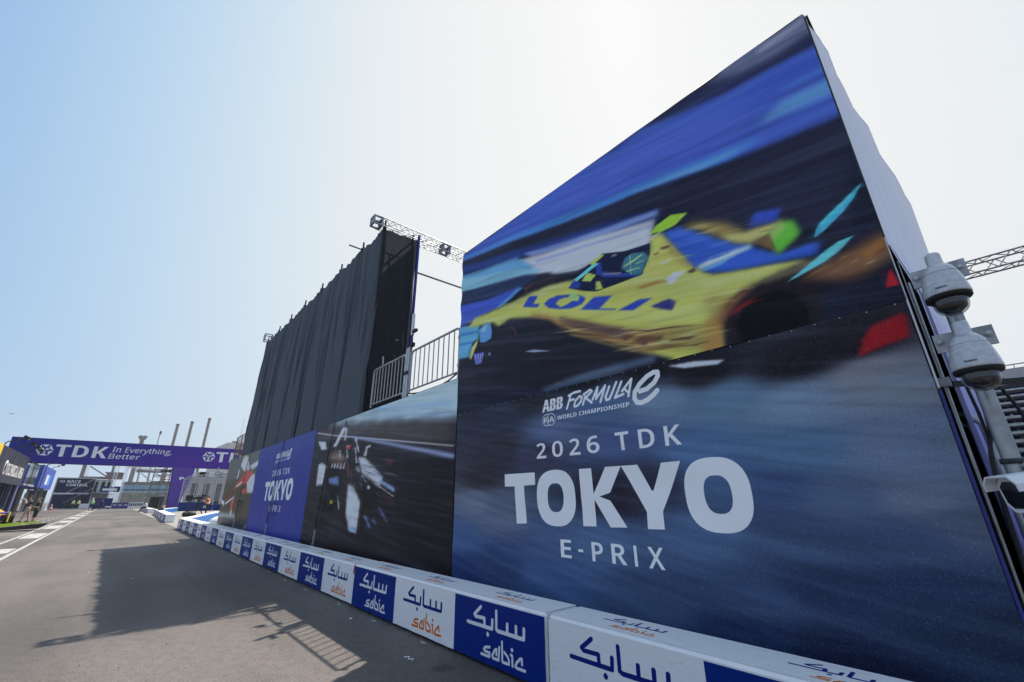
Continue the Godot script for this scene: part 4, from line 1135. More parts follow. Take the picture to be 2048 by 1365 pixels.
	for y in [3.4, 4.6, 5.8, 7.0, 7.45]:
		tubep(o, "ledger", Vector3(3.57, y, -20.5) + off, Vector3(3.57, y, -8.85) + off, 0.02, M.dark_steel)
	for k in 4:
		var y := 2.9 + k * 1.2
		boxp(o, "brace", Vector3(3.92, y + 0.6, -8.82) + off, Vector3(1.35, 0.05, 0.02), M.pale_grey, Basis(Vector3.BACK, 0.95 if k % 2 else -0.95))
	tubep(o, "outrigger", Vector3(3.15, 7.72, -10.15) + off, Vector3(3.62, 7.72, -10.15) + off, 0.02, M.dark_steel)
	# small grey sheets tied inside that catch the light through the cloth top
	boxp(o, "tied_board", Vector3(3.68, 7.25, -9.6) + off, Vector3(0.02, 0.5, 0.3), M.pale_grey, Basis(Vector3.RIGHT, 0.3))

	# aluminium truss across the top
	box_truss("overhead_truss", "square aluminium truss from black tower top to the tall hoarding", Vector3(3.34, 7.80, -8.84), Vector3(7.6, 7.86, -8.84), 0.12, 0.012, 24, "", M.steel)
	var c := thing("truss_end_box", "aluminium corner box at the tip of the overhead truss", "truss corner", Vector3(3.32, 7.80, -8.84))
	corner_box(c, 0.122)
	var c2 := thing("truss_end_box", "aluminium joint box halfway along the overhead truss", "truss corner", Vector3(5.3, 7.83, -8.84))
	corner_box(c2, 0.122)
	var c3 := thing("truss_end_box", "small pale corner box on the far end of the black tower", "truss corner", Vector3(3.5, 8.18, -20.6))
	corner_box(c3, 0.16)
	var bar := thing("scaffold_tube", "single grey tube from blue edge board to the tall hoarding", "tube", Vector3(4.42, 6.73, -8.7))
	tubep(bar, "tube", Vector3.ZERO, Vector3(3.0, 0.05, 0), 0.024, M.steel)

func corner_box(o: Node3D, h: float) -> void:
	var t := 0.035
	for a in 3:
		for s1 in [-1, 1]:
			for s2 in [-1, 1]:
				var c := Vector3.ZERO
				var s := Vector3.ONE * t
				c[(a + 1) % 3] = s1 * (h - t / 2)
				c[(a + 2) % 3] = s2 * (h - t / 2)
				s[a] = h * 2 if a == 0 else h * 2 - t * 2
				boxp(o, "edge_bar", c, s, M.steel)
	for s in [-1, 1]:
		var st := begin()
		for q in [[-1, 0], [1, 0], [0, -1], [0, 1]]:
			bx(st, Vector3(s * (h - 0.01), q[1] * (h - t - 0.03), q[0] * (h - t - 0.03)), Vector3(0.012, 0.05 if q[1] else h * 1.5, 0.05 if q[0] else h * 1.5))
		put(o, "face_plate", done(st), M.steel)

func box_truss(n: String, label: String, a: Vector3, b: Vector3, half: float, r: float, bays: int, group: String, m = null) -> Node3D:
	if m == null:
		m = M.alu
	var o := thing(n, label, "truss", a, group)
	var d := (b - a)
	var f := d.normalized()
	var u := f.cross(Vector3.UP if absf(f.y) < 0.9 else Vector3.RIGHT).normalized()
	var w := u.cross(f)
	var cs := [u * half + w * half, u * half - w * half, -u * half - w * half, -u * half + w * half]
	for c in cs:
		tubep(o, "chord", c, d + c, r, m, 6)
	for side in 4:
		for k in bays:
			var p: Vector3 = cs[side] + d * (float(k) / bays)
			var q: Vector3 = cs[(side + 1) % 4] + d * (float(k + 1) / bays)
			if k % 2:
				p = cs[(side + 1) % 4] + d * (float(k) / bays)
				q = cs[side] + d * (float(k + 1) / bays)
			tubep(o, "brace", p, q, r * 0.55, m, 5)
	return o

# ------------------------------------------------------------------ wrapped barrier blocks
func barrier_print(blue: bool, on_top: bool) -> Image:
	var back := Color(0.86, 0.86, 0.865)
	if blue:
		back = Color(0.03, 0.155, 0.46)
	var s := sheet(0, 1240, 0, 510, 768, 316, back)
	if on_top:
		s = sheet(0, 1240, 0, 400, 512, 165, Color(0.87, 0.875, 0.88))
	var k := Vector4(1, 0, 1, 0)
	if on_top:
		k = Vector4(0.62, 236, 0.62, 40)
	var ca := Color(0.84, 0.84, 0.85) if blue else Color(0.05, 0.13, 0.44)
	var cl := Color(0.84, 0.84, 0.85) if blue else Color(0.80, 0.42, 0.09)
	var t := stencil(s, ca)
	for p in ARABIC_STROKES:
		cut_stroke(t, moved(p, k), 32.0 * k.x)
	var d: Array = moved(LOGO_DOTS[0], k)
	cut_ring(t, [d[0] - 20 * k.x, d[1] - 22 * k.x, d[0] + 20 * k.x, d[1] + 22 * k.x], 1.5)
	press(t)
	t = stencil(s, cl)
	for p in LATIN_STROKES:
		cut_stroke(t, moved(p, k), 23.5 * k.x)
	d = moved(LOGO_DOTS[1], k)
	cut_ring(t, [d[0] - 18 * k.x, d[1] - 17 * k.x, d[0] + 18 * k.x, d[1] + 17 * k.x], 1.4)
	press(t)
	# scuffs and grime on the vinyl
	var n := dents(5 + (1 if blue else 0), 0.02)
	var g := n.get_image(s.w, s.h)
	g.convert(Image.FORMAT_RGBA8)
	var r := RandomNumberGenerator.new()
	r.seed = 8
	for q in 190:
		var x := r.randi_range(0, s.w - 40)
		var y := int(s.h * (1.0 - pow(r.randf(), 2.2) * 0.95)) - 2
		var len := r.randi_range(2, 36)
		var mark := Image.create(len, 1, false, Image.FORMAT_RGBA8)
		mark.fill(Color(0.22, 0.21, 0.20, r.randf_range(0.05, 0.34)))
		s.img.blend_rect(mark, Rect2i(0, 0, len, 1), Vector2i(x, clampi(y, 0, s.h - 1)))
	return s.img

# block lying along its local -z, front face at local x = 0, near end at z = 0
func barrier_block(label: String, group: String, at: Vector3, turn: float, panels: int, first_blue: bool, panel_len: float, depth: float, height: float, printed_top: bool, back_blue := false) -> void:
	var o := thing("barrier_block", label, "barrier", at, group, turn)
	var L := panels * panel_len
	put(o, "body", chamfered(Vector3(depth / 2, height / 2 + 0.01, -L / 2), Vector3(depth - 0.008, height - 0.02, L - 0.022), 0.018), M.wrap)
	for k in panels:
		var blue := first_blue if k % 2 == 0 else not first_blue
		var z1 := -k * panel_len - (0.018 if k == 0 else 0.0)
		var z0 := -(k + 1) * panel_len + (0.018 if k == panels - 1 else 0.0)
		# the wrap bulges a little between its fixings
		var st := SurfaceTool.new()
		st.begin(Mesh.PRIMITIVE_TRIANGLES)
		st.set_smooth_group(0)
		var n := dents(rng.randi_range(1, 9999), 2.0)
		for j in 9:
			for i in 13:
				var u := i / 12.0
				var v := j / 8.0
				var y := lerpf(height - 0.026, 0.03 + n.get_noise_1d(u * 3.0 + k) * 0.006, v)
				var e := minf(1.0, 5.0 * minf(v, 1 - v))
				st.set_uv(Vector2(u, v))
				st.add_vertex(Vector3(0.001 - (0.002 + n.get_noise_2d(u * 2.0, v * 2.0) * 0.004 * e), y, lerpf(z0, z1, u)))
		for j in 8:
			for i in 12:
				var a := j * 13 + i
				for q in [a, a + 1, a + 14, a, a + 14, a + 13]:
					st.add_index(q)
		st.generate_normals()
		put(o, "blue_panel" if blue else "white_panel", st.commit(), M.panel_blue if blue else M.panel_white)
		if printed_top:
			st = begin()
			quad(st, Vector3(0.022, height + 0.0015, z0), Vector3(depth - 0.022, height + 0.0015, z0), Vector3(depth - 0.022, height + 0.0015, z1), Vector3(0.022, height + 0.0015, z1))
			put(o, "top_print", done(st), M.panel_top)
	if back_blue:
		boxp(o, "blue_back", Vector3(depth + 0.002, height * 0.48, -L / 2), Vector3(0.012, height * 0.86, L - 0.04), M.bright_blue)

func build_barriers() -> void:
	M.wrap = noisy(Color(0.88, 0.885, 0.89), 0.05, 1.1, 0.42, 0.0, 31)
	M.panel_blue = printed(barrier_print(true, false), 0.38)
	M.panel_white = printed(barrier_print(false, false), 0.4)
	M.panel_top = printed(barrier_print(false, true), 0.42)
	var g := "blue and white wrapped barrier blocks along the tall hoarding"
	var names := ["nearest wrapped block, at the lower right corner, starting with a white panel", "blue and white wrapped block under the title E-PRIX, with a torn near corner", "wrapped block below the dark pale-car banner, after the red tape", "wrapped block fourth from the near end, below the pale car", "wrapped block below the blue banner's near half", "wrapped block below the blue banner's far half", "wrapped block below the red car banner", "wrapped block just before the far end of the long row"]
	var P := 1.2375
	barrier_block(names[0], g, Vector3(2.70, 0, 1.0125), 0.0, 3, false, P, 0.40, 0.51, true)
	for k in 7:
		barrier_block(names[k + 1], g, Vector3([2.692, 2.706, 2.697, 2.712, 2.70, 2.708, 2.695][k], 0, -2.70 - k * 3 * P), 0.0, 3, k % 2 == 0, P, 0.40, [0.516, 0.505, 0.511, 0.507, 0.513, 0.508, 0.51][k], true)
	barrier_block("single short wrapped block ending the long barrier row", g, Vector3(2.70, 0, -2.70 - 21 * P), 0.0, 1, false, P, 0.40, 0.51, true)
	# grit and crumbs of rubber swept against the foot of the blocks
	var grit := begin()
	for k in 1500:
		var near := k < 1000
		var c := Vector3(2.69 - absf(rng.randfn(0, 0.03)) if near else rng.randf_range(-1.8, 2.65), 0.003, -pow(rng.randf(), 1.6) * 24.0 + 0.5)
		var s := rng.randf_range(0.003, 0.011) if near else rng.randf_range(0.002, 0.006)
		var tip := c + Vector3(0, s * 1.2, 0)
		var ring := []
		for q in 4:
			var an := TAU * q / 4.0 + rng.randf()
			ring.append(c + Vector3(cos(an) * s, -0.002, sin(an) * s))
		for q in 4:
			for v in [tip, ring[q], ring[(q + 1) % 4]]:
				grit.add_vertex(v)
	var go := put(self, "loose_grit", done(grit), noisy(Color(0.40, 0.37, 0.33), 0.5, 9.0, 0.9, 0.0, 33))
	meta(go, "loose grit and rubber crumbs along the foot of the wrapped blocks", "grit")
	go.set_meta("kind", "stuff")
	var tape := thing("red_tape", "scrap of red tape at the joint between two wrapped blocks", "tape", Vector3(2.695, 0.44, -6.43))
	boxp(tape, "strip", Vector3(0, 0.01, 0), Vector3(0.003, 0.11, 0.03), M.red, Basis(Vector3.RIGHT, 0.25))
	boxp(tape, "strip", Vector3(0.05, 0.0745, 0.02), Vector3(0.11, 0.003, 0.03), M.red, Basis(Vector3.UP, 0.2))
	# angled return behind the far end, bright blue on the side towards the lens
	var a := "wrapped blocks turning away behind the banners"
	var turn := -atan2(3.4, 14.4)
	for k in 3:
		var d := Vector3(sin(-turn), 0, -cos(turn)) * 4.95 * k
		barrier_block(["angled block meeting the long row at its far end", "middle block of the angled return with bright blue back", "last block of the angled return beside the grey banner edge"][k], a, Vector3(2.86, 0, -30.2) + d, turn, 4, true, 1.2375, 0.40, 0.51, false, true)
	# second row further down the lane, then its own return
	var b := "wrapped blocks at the far bend"
	var t2 := -atan2(1.0, 36.0)
	for k in 5:
		var d := Vector3(sin(-t2), 0, -cos(t2)) * 5.6 * k
		barrier_block(["near block of the far row showing its white end", "second block of the far row", "third block of the far row", "fourth block of the far row carrying a small dark box", "fifth block of the far row before the blue return"][k], b, Vector3(2.70, 0, -38.5) + d, t2, 2, true, 2.8, 0.55, 0.51, false)
	for k in 2:
		barrier_block(["blue-backed angled block behind the far row", "far blue-backed angled block near the gantry foot"][k], b, Vector3(4.1 + 2.0 * k, 0, -67.5 - 11.0 * k), -atan2(2.0, 11.0), 4, true, 2.7, 0.5, 0.52, false, true)
	for k in 3:
		barrier_block(["farthest row near block with white end", "farthest row middle block where a person sits", "farthest row last block under the gantry"][k], "wrapped blocks under the gantry", Vector3(3.10, 0, -71.0 - k * 7.6), -0.01, 3, true, 2.5, 0.7, 0.51, false)

# ------------------------------------------------------------------ start gantry
func hexagon_emblem(parent: Node, c: Vector3, r: float) -> void:
	# a six-sided mark cut by a three-pointed star into pale and open triangles
	var p := []
	for k in 6:
		var a := PI / 2 + PI / 6 + TAU * k / 6
		p.append(Vector2(cos(a) * r * 1.02, sin(a) * r * 0.98))
	var inner := []
	for k in 3:
		inner.append((p[2 * k] as Vector2).lerp(p[(2 * k + 3) % 6], 0.30))
	var tris := []
	for k in 6:
		var a: Vector2 = p[k]
		var b: Vector2 = p[(k + 1) % 6]
		var m := (a + b) * 0.26
		tris.append([a, b, m])
	for k in 3:
		tris.append([Vector2.ZERO, (p[2 * k] as Vector2) * 0.48, (p[(2 * k + 1) % 6] as Vector2) * 0.48])
	for t in tris:
		var st := begin()
		var g: Vector2 = (t[0] + t[1] + t[2]) / 3.0
		var o := PackedVector2Array()
		for q in t:
			o.append(g + ((q as Vector2) - g) * 0.94)
		prism(st, o, c, Vector3.RIGHT, Vector3.UP, Vector3(0, 0, 0.02))
		put(parent, "emblem_facet", done(st), M.letter)

func build_gantry() -> void:
	var o := thing("start_gantry", "blue to purple gantry across the lane lettered TDK In Everything, Better", "gantry", Vector3(0, 0, -86))
	var g := Gradient.new()
	g.set_color(0, Color(0.14, 0.165, 0.50))
	g.set_color(1, Color(0.32, 0.19, 0.58))
	g.set_offset(0, 0.1)
	g.set_offset(1, 0.85)
	var gt := GradientTexture2D.new()
	gt.gradient = g
	gt.fill_to = Vector2(1, 0.25)
	var face := StandardMaterial3D.new()
	face.albedo_texture = gt
	face.roughness = 0.5
	face.metallic_specular = 0.25
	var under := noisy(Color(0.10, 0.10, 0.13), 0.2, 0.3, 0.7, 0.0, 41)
	var st := begin()
	quad(st, Vector3(-12.2, 6.28, 0), Vector3(-12.2, 9.5, 0), Vector3(16.0, 9.5, 0), Vector3(16.0, 6.28, 0))
	put(o, "beam_face", done(st), face)
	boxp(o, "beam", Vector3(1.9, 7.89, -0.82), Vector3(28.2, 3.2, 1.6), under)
	boxp(o, "beam_end", Vector3(-12.22, 7.89, -0.8), Vector3(0.03, 3.2, 1.6), paint(Color(0.14, 0.18, 0.50), 0.5))
	# pillar, wider at its head
	var pil := PackedVector2Array([Vector2(5.93, 0), Vector2(5.5, 6.28), Vector2(8.34, 6.28), Vector2(7.4, 1.2), Vector2(7.3, 0)])
	st = begin()
	prism(st, pil, Vector3(0, 0, 0.0), Vector3.RIGHT, Vector3.UP, Vector3(0, 0, -1.4))
	put(o, "pillar", done(st), paint(Color(0.32, 0.19, 0.58), 0.5))
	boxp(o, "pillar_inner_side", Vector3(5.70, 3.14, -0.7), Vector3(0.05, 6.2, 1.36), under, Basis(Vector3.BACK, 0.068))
	boxp(o, "pillar", Vector3(-11.4, 3.14, -0.7), Vector3(1.4, 6.28, 1.3), paint(Color(0.15, 0.19, 0.52), 0.5))
	boxp(o, "pillar", Vector3(15.2, 3.14, -0.7), Vector3(1.4, 6.28, 1.3), paint(Color(0.32, 0.19, 0.58), 0.5))
	hexagon_emblem(o, Vector3(-8.86, 7.98, 0.01), 0.84)
	lettering(o, "TDK", Vector3(-7.9, 7.2, 0.015), 5.35, 1.58, M.letter)
	lettering(o, "In Everything,", Vector3(-2.15, 7.86, 0.015), 6.9, 1.05, M.letter, Basis(), 0.12, false)
	lettering(o, "Better", Vector3(-2.32, 7.18, 0.015), 3.45, 0.70, M.letter, Basis(), 0.12, false)
	hexagon_emblem(o, Vector3(9.7, 8.08, 0.01), 0.86)
	lettering(o, "TDK", Vector3(10.65, 7.3, 0.015), 5.9, 1.58, M.letter)
	for x in [-6.0, -2.0, 2.0]:
		boxp(o, "panel_joint", Vector3(x, 7.89, 0.004), Vector3(0.02, 3.18, 0.006), paint(Color(0.14, 0.14, 0.42), 0.5))

# ------------------------------------------------------------------ garages and cars on the left
func lamp_arm(at: Vector3, reach: float, label: String) -> void:
	var o := thing("floodlight", label, "floodlight", at, "floodlights on arms over the garages")
	pathp(o, "arm", [Vector3.ZERO, Vector3(0.2, 0.5, 0), Vector3(reach, 0.85, 0.1)], 0.05, M.dark_steel)
	boxp(o, "lamp_head", Vector3(reach, 0.95, 0.1), Vector3(0.45, 0.3, 0.55), M.black, Basis(Vector3.BACK, -0.5))
	boxp(o, "lamp_glass", Vector3(reach + 0.10, 0.83, 0.1), Vector3(0.4, 0.03, 0.5), M.pale_grey, Basis(Vector3.BACK, -0.5))
	boxp(o, "bracket", Vector3(reach * 0.6, 0.72, 0.1), Vector3(0.1, 0.3, 0.3), M.dark_steel)

func build_left_side() -> void:
	# sign box over the technical area
	var o := thing("garage_sign_box", "dark slate sign box lettered TECHNICAL AREA with yellow near end", "sign box", Vector3(-9.2, 0, -72))
	boxp(o, "sign_face", Vector3(-1.0, 4.86, 0.75), Vector3(2.0, 3.25, 17.5), noisy(Color(0.20, 0.215, 0.27), 0.1, 0.4, 0.5, 0.0, 51))
	boxp(o, "yellow_end", Vector3(-1.0, 4.86, 11.0), Vector3(2.02, 3.27, 3.0), M.yellow)
	var b := Basis(Vector3.UP, PI / 2)
	lettering(o, "TECHNICAL AREA", Vector3(0.01, 4.0, 4.0), 10.6, 1.15, M.letter, b)
	var st := begin()
	lathe(st, Vector3(0.01, 4.62, 5.1), [Vector2(0.5, 0), Vector2(0.72, 0), Vector2(0.72, 0.03), Vector2(0.5, 0.03)], 20, Basis(Vector3.BACK, -PI / 2))
	put(o, "round_emblem", done(st), M.letter)
	for k in 6:
		boxp(o, "panel_joint", Vector3(0.004, 4.86, -7.0 + k * 3.0), Vector3(0.008, 3.2, 0.03), M.black)
	for k in 7:
		boxp(o, "post", Vector3(-0.4 - 0.2 * (k % 2), 1.62, -7.6 + k * 3.2), Vector3(0.25, 3.23, 0.25), M.dark_steel)
	boxp(o, "rear_wall", Vector3(-4.0, 3.2, 2.0), Vector3(0.2, 6.4, 20), M.black)
	boxp(o, "rolled_blind", Vector3(-1.9, 2.0, -4.4), Vector3(0.1, 2.4, 5.0), noisy(Color(0.30, 0.32, 0.36), 0.3, 0.4, 0.5, 0.0, 52))
	boxp(o, "blue_screen", Vector3(-1.6, 1.6, 4.5), Vector3(0.06, 1.1, 3.4), M.bright_blue)
	boxp(o, "pillar_wrap", Vector3(-0.35, 1.62, -8.3), Vector3(0.3, 3.2, 0.9), noisy(Color(0.42, 0.42, 0.68), 0.1, 0.4, 0.5, 0.0, 53))
	# dark glazed garage between the two boxes
	var q := thing("glazed_garage", "dark glazed garage front between the slate and blue sign boxes", "garage", Vector3(-9.4, 0, -88))
	boxp(q, "glass_panel", Vector3(0, 4.9, 0), Vector3(0.06, 2.6, 9.0), M.glass)
	boxp(q, "frame", Vector3(0, 3.5, 0), Vector3(0.16, 0.22, 9.4), M.pale_grey)
	boxp(q, "frame", Vector3(0, 6.25, 0), Vector3(0.16, 0.12, 9.4), M.dark_steel)
	boxp(q, "mullion", Vector3(0, 4.9, 0.4), Vector3(0.12, 2.6, 0.08), M.dark_steel)
	boxp(q, "interior", Vector3(-2.4, 2.2, 0), Vector3(0.2, 4.4, 9.0), noisy(Color(0.10, 0.07, 0.08), 0.3, 0.3, 0.8, 0.0, 54))
	boxp(q, "shutter", Vector3(-0.2, 1.7, 2.2), Vector3(0.08, 3.2, 3.2), noisy(Color(0.14, 0.11, 0.12), 0.3, 0.3, 0.7, 0.0, 55))
	box_truss("lattice_post", "dark lattice post leaning light beside the blue sign box", Vector3(-8.9, 0, -92.8), Vector3(-8.9, 6.5, -92.8), 0.16, 0.03, 16, "", M.dark_steel)
	var u := thing("garage_sign_box", "bright blue sign box with a small white and cyan logo", "sign box", Vector3(-9.2, 0, -103.5))
	boxp(u, "sign_face", Vector3(-1.2, 4.95, 0), Vector3(2.4, 3.15, 17.5), noisy(Color(0.24, 0.34, 0.74), 0.08, 0.4, 0.5, 0.0, 56))
	boxp(u, "logo_plate", Vector3(0.01, 4.7, 0.6), Vector3(0.03, 1.5, 2.6), M.letter)
	boxp(u, "logo_plate", Vector3(0.01, 4.7, -2.4), Vector3(0.03, 1.5, 2.9), paint(Color(0.25, 0.62, 0.90), 0.5))
	for k in 6:
		boxp(u, "post", Vector3(-0.3 - 0.5 * (k % 2), 1.65, -8.4 + k * 3.3), Vector3(0.22, 3.3, 0.22), M.grey)
	boxp(u, "rear_wall", Vector3(-3.4, 2.6, 0), Vector3(0.2, 5.2, 17), M.black)
	boxp(u, "side_wall", Vector3(-1.4, 1.65, -8.5), Vector3(2.4, 3.3, 0.15), M.grey)
	for k in 5:
		boxp(u, "parked_panel", Vector3(-1.1, 1.3, 6.5 - k * 2.2), Vector3(0.08, 2.6, 1.3), [M.pale_grey, M.black, M.navy, M.grey, M.black][k])
	var labels := ["nearest floodlight over the yellow end", "second floodlight over the slate sign box", "third floodlight over the slate sign box", "floodlight at the slate box's far edge", "small floodlight over the blue sign box", "farthest floodlight over the blue sign box"]
	var spots := [[-64.0, 1.4], [-70.0, 1.3], [-74.5, 1.2], [-79.0, 1.1], [-100.0, 1.2], [-108.0, 1.2]]
	for k in 6:
		lamp_arm(Vector3(-9.5, 6.4, spots[k][0]), spots[k][1], labels[k])
	build_race_car()
	build_green_wing()

func build_race_car() -> void:
	var o := thing("racing_car", "yellow and purple racing car parked at the garages, cut by the picture's left edge", "racing car", Vector3(-6.02, 0, -46.0), "", 0.06)
	var yel := paint(Color(0.86, 0.60, 0.10), 0.35)
	var pur := paint(Color(0.16, 0.13, 0.42), 0.35)
	# body along local z, nose towards -z
	var st := SurfaceTool.new()
	st.begin(Mesh.PRIMITIVE_TRIANGLES)
	st.set_smooth_group(0)
	var rings := [[-2.6, 0.10, 0.06, 0.30], [-2.2, 0.18, 0.10, 0.34], [-1.4, 0.28, 0.18, 0.42], [-0.6, 0.42, 0.26, 0.50], [0.0, 0.55, 0.30, 0.52], [0.6, 0.58, 0.38, 0.58], [1.2, 0.5, 0.40, 0.60], [1.9, 0.34, 0.30, 0.52], [2.4, 0.16, 0.14, 0.46]]
	for r in rings:
		for k in 13:
			var a := TAU * k / 12
			st.add_vertex(Vector3(cos(a) * r[1], r[3] + sin(a) * r[2], r[0]))
	for j in rings.size() - 1:
		for k in 12:
			var a := j * 13 + k
			for q in [a, a + 1, a + 14, a, a + 14, a + 13]:
				st.add_index(q)
	st.generate_normals()
	put(o, "body", st.commit(), yel)
	st = begin()
	prism(st, PackedVector2Array([Vector2(-0.2, 0.75), Vector2(0.3, 1.08), Vector2(0.8, 1.12), Vector2(2.2, 0.72), Vector2(1.6, 0.6)]), Vector3(-0.06, 0, 0), Vector3.BACK, Vector3.UP, Vector3(0.12, 0, 0))
	put(o, "engine_cover", done(st), pur)
	for s in [-1, 1]:
		boxp(o, "side_pod", Vector3(s * 0.62, 0.42, 0.5), Vector3(0.42, 0.34, 1.7), pur)
		boxp(o, "endplate", Vector3(s * 0.86, 0.48, 2.5), Vector3(0.04, 0.62, 0.42), M.yellow)
		boxp(o, "front_endplate", Vector3(s * 0.84, 0.22, -2.45), Vector3(0.04, 0.24, 0.6), M.yellow)
		for z in [-1.5, 1.7]:
			var w := begin()
			lathe(w, Vector3(s * 0.78, 0.34, z), [Vector2(0.16, -0.14), Vector2(0.32, -0.14), Vector2(0.34, -0.1), Vector2(0.34, 0.1), Vector2(0.32, 0.14), Vector2(0.16, 0.14)], 20, Basis(Vector3.BACK, PI / 2))
			var tyre := put(o, "wheel", done(w), M.rubber)
			var h := begin()
			lathe(h, Vector3(s * 0.80, 0.34, z), [Vector2(0.0, -0.11), Vector2(0.17, -0.11), Vector2(0.17, 0.11), Vector2(0.0, 0.11)], 14, Basis(Vector3.BACK, PI / 2))
			put(tyre, "rim", done(h), M.dark_steel)
			tubep(o, "wishbone", Vector3(s * 0.25, 0.42, z + 0.1), Vector3(s * 0.75, 0.34, z), 0.02, M.black)
	boxp(o, "rear_wing", Vector3(0, 0.72, 2.5), Vector3(1.7, 0.05, 0.34), pur, Basis(Vector3.RIGHT, 0.2))
	boxp(o, "front_wing", Vector3(0, 0.16, -2.5), Vector3(1.7, 0.04, 0.5), pur)
	boxp(o, "floor", Vector3(0, 0.10, 0.2), Vector3(1.5, 0.03, 3.2), M.black)
	pathp(o, "halo", [Vector3(-0.3, 0.82, 0.5), Vector3(-0.26, 0.98, 0.0), Vector3(0, 1.0, -0.4), Vector3(0.26, 0.98, 0.0), Vector3(0.3, 0.82, 0.5)], 0.035, M.black)

func build_green_wing() -> void:
	var o := thing("front_wing_on_floor", "lime green and black racing car wing standing on the lane", "wing", Vector3(-3.45, 0, -33.6))
	var lime := paint(Color(0.74, 0.86, 0.12), 0.35)
	var d := Basis(Vector3.UP, 0.55)
	var st := begin()
	prism(st, PackedVector2Array([Vector2(-2.0, 0.30), Vector2(-0.6, 0.36), Vector2(0.72, 0.42), Vector2(0.80, 0.37), Vector2(-0.6, 0.22), Vector2(-2.0, 0.12)]), d * Vector3(0, 0, -0.2), d * Vector3.RIGHT, Vector3.UP, d * Vector3(0, 0.02, 0.35))
	put(o, "upper_plane", done(st), lime)
	st = begin()
	prism(st, PackedVector2Array([Vector2(-2.0, 0.12), Vector2(-0.6, 0.20), Vector2(1.05, 0.33), Vector2(0.9, 0.22), Vector2(0.7, 0.10), Vector2(-2.0, 0.03)]), d * Vector3(0, 0, -0.15), d * Vector3.RIGHT, Vector3.UP, d * Vector3(0, 0, 0.45))
	put(o, "lower_plane", done(st), M.black)
	boxp(o, "skid", d * Vector3(-0.6, 0.02, 0.05), Vector3(2.6, 0.03, 0.12), M.pale_grey, d)
	tubep(o, "strut", d * Vector3(-0.55, 0.25, -0.3), d * Vector3(-0.48, 0.62, -0.35), 0.03, M.black)

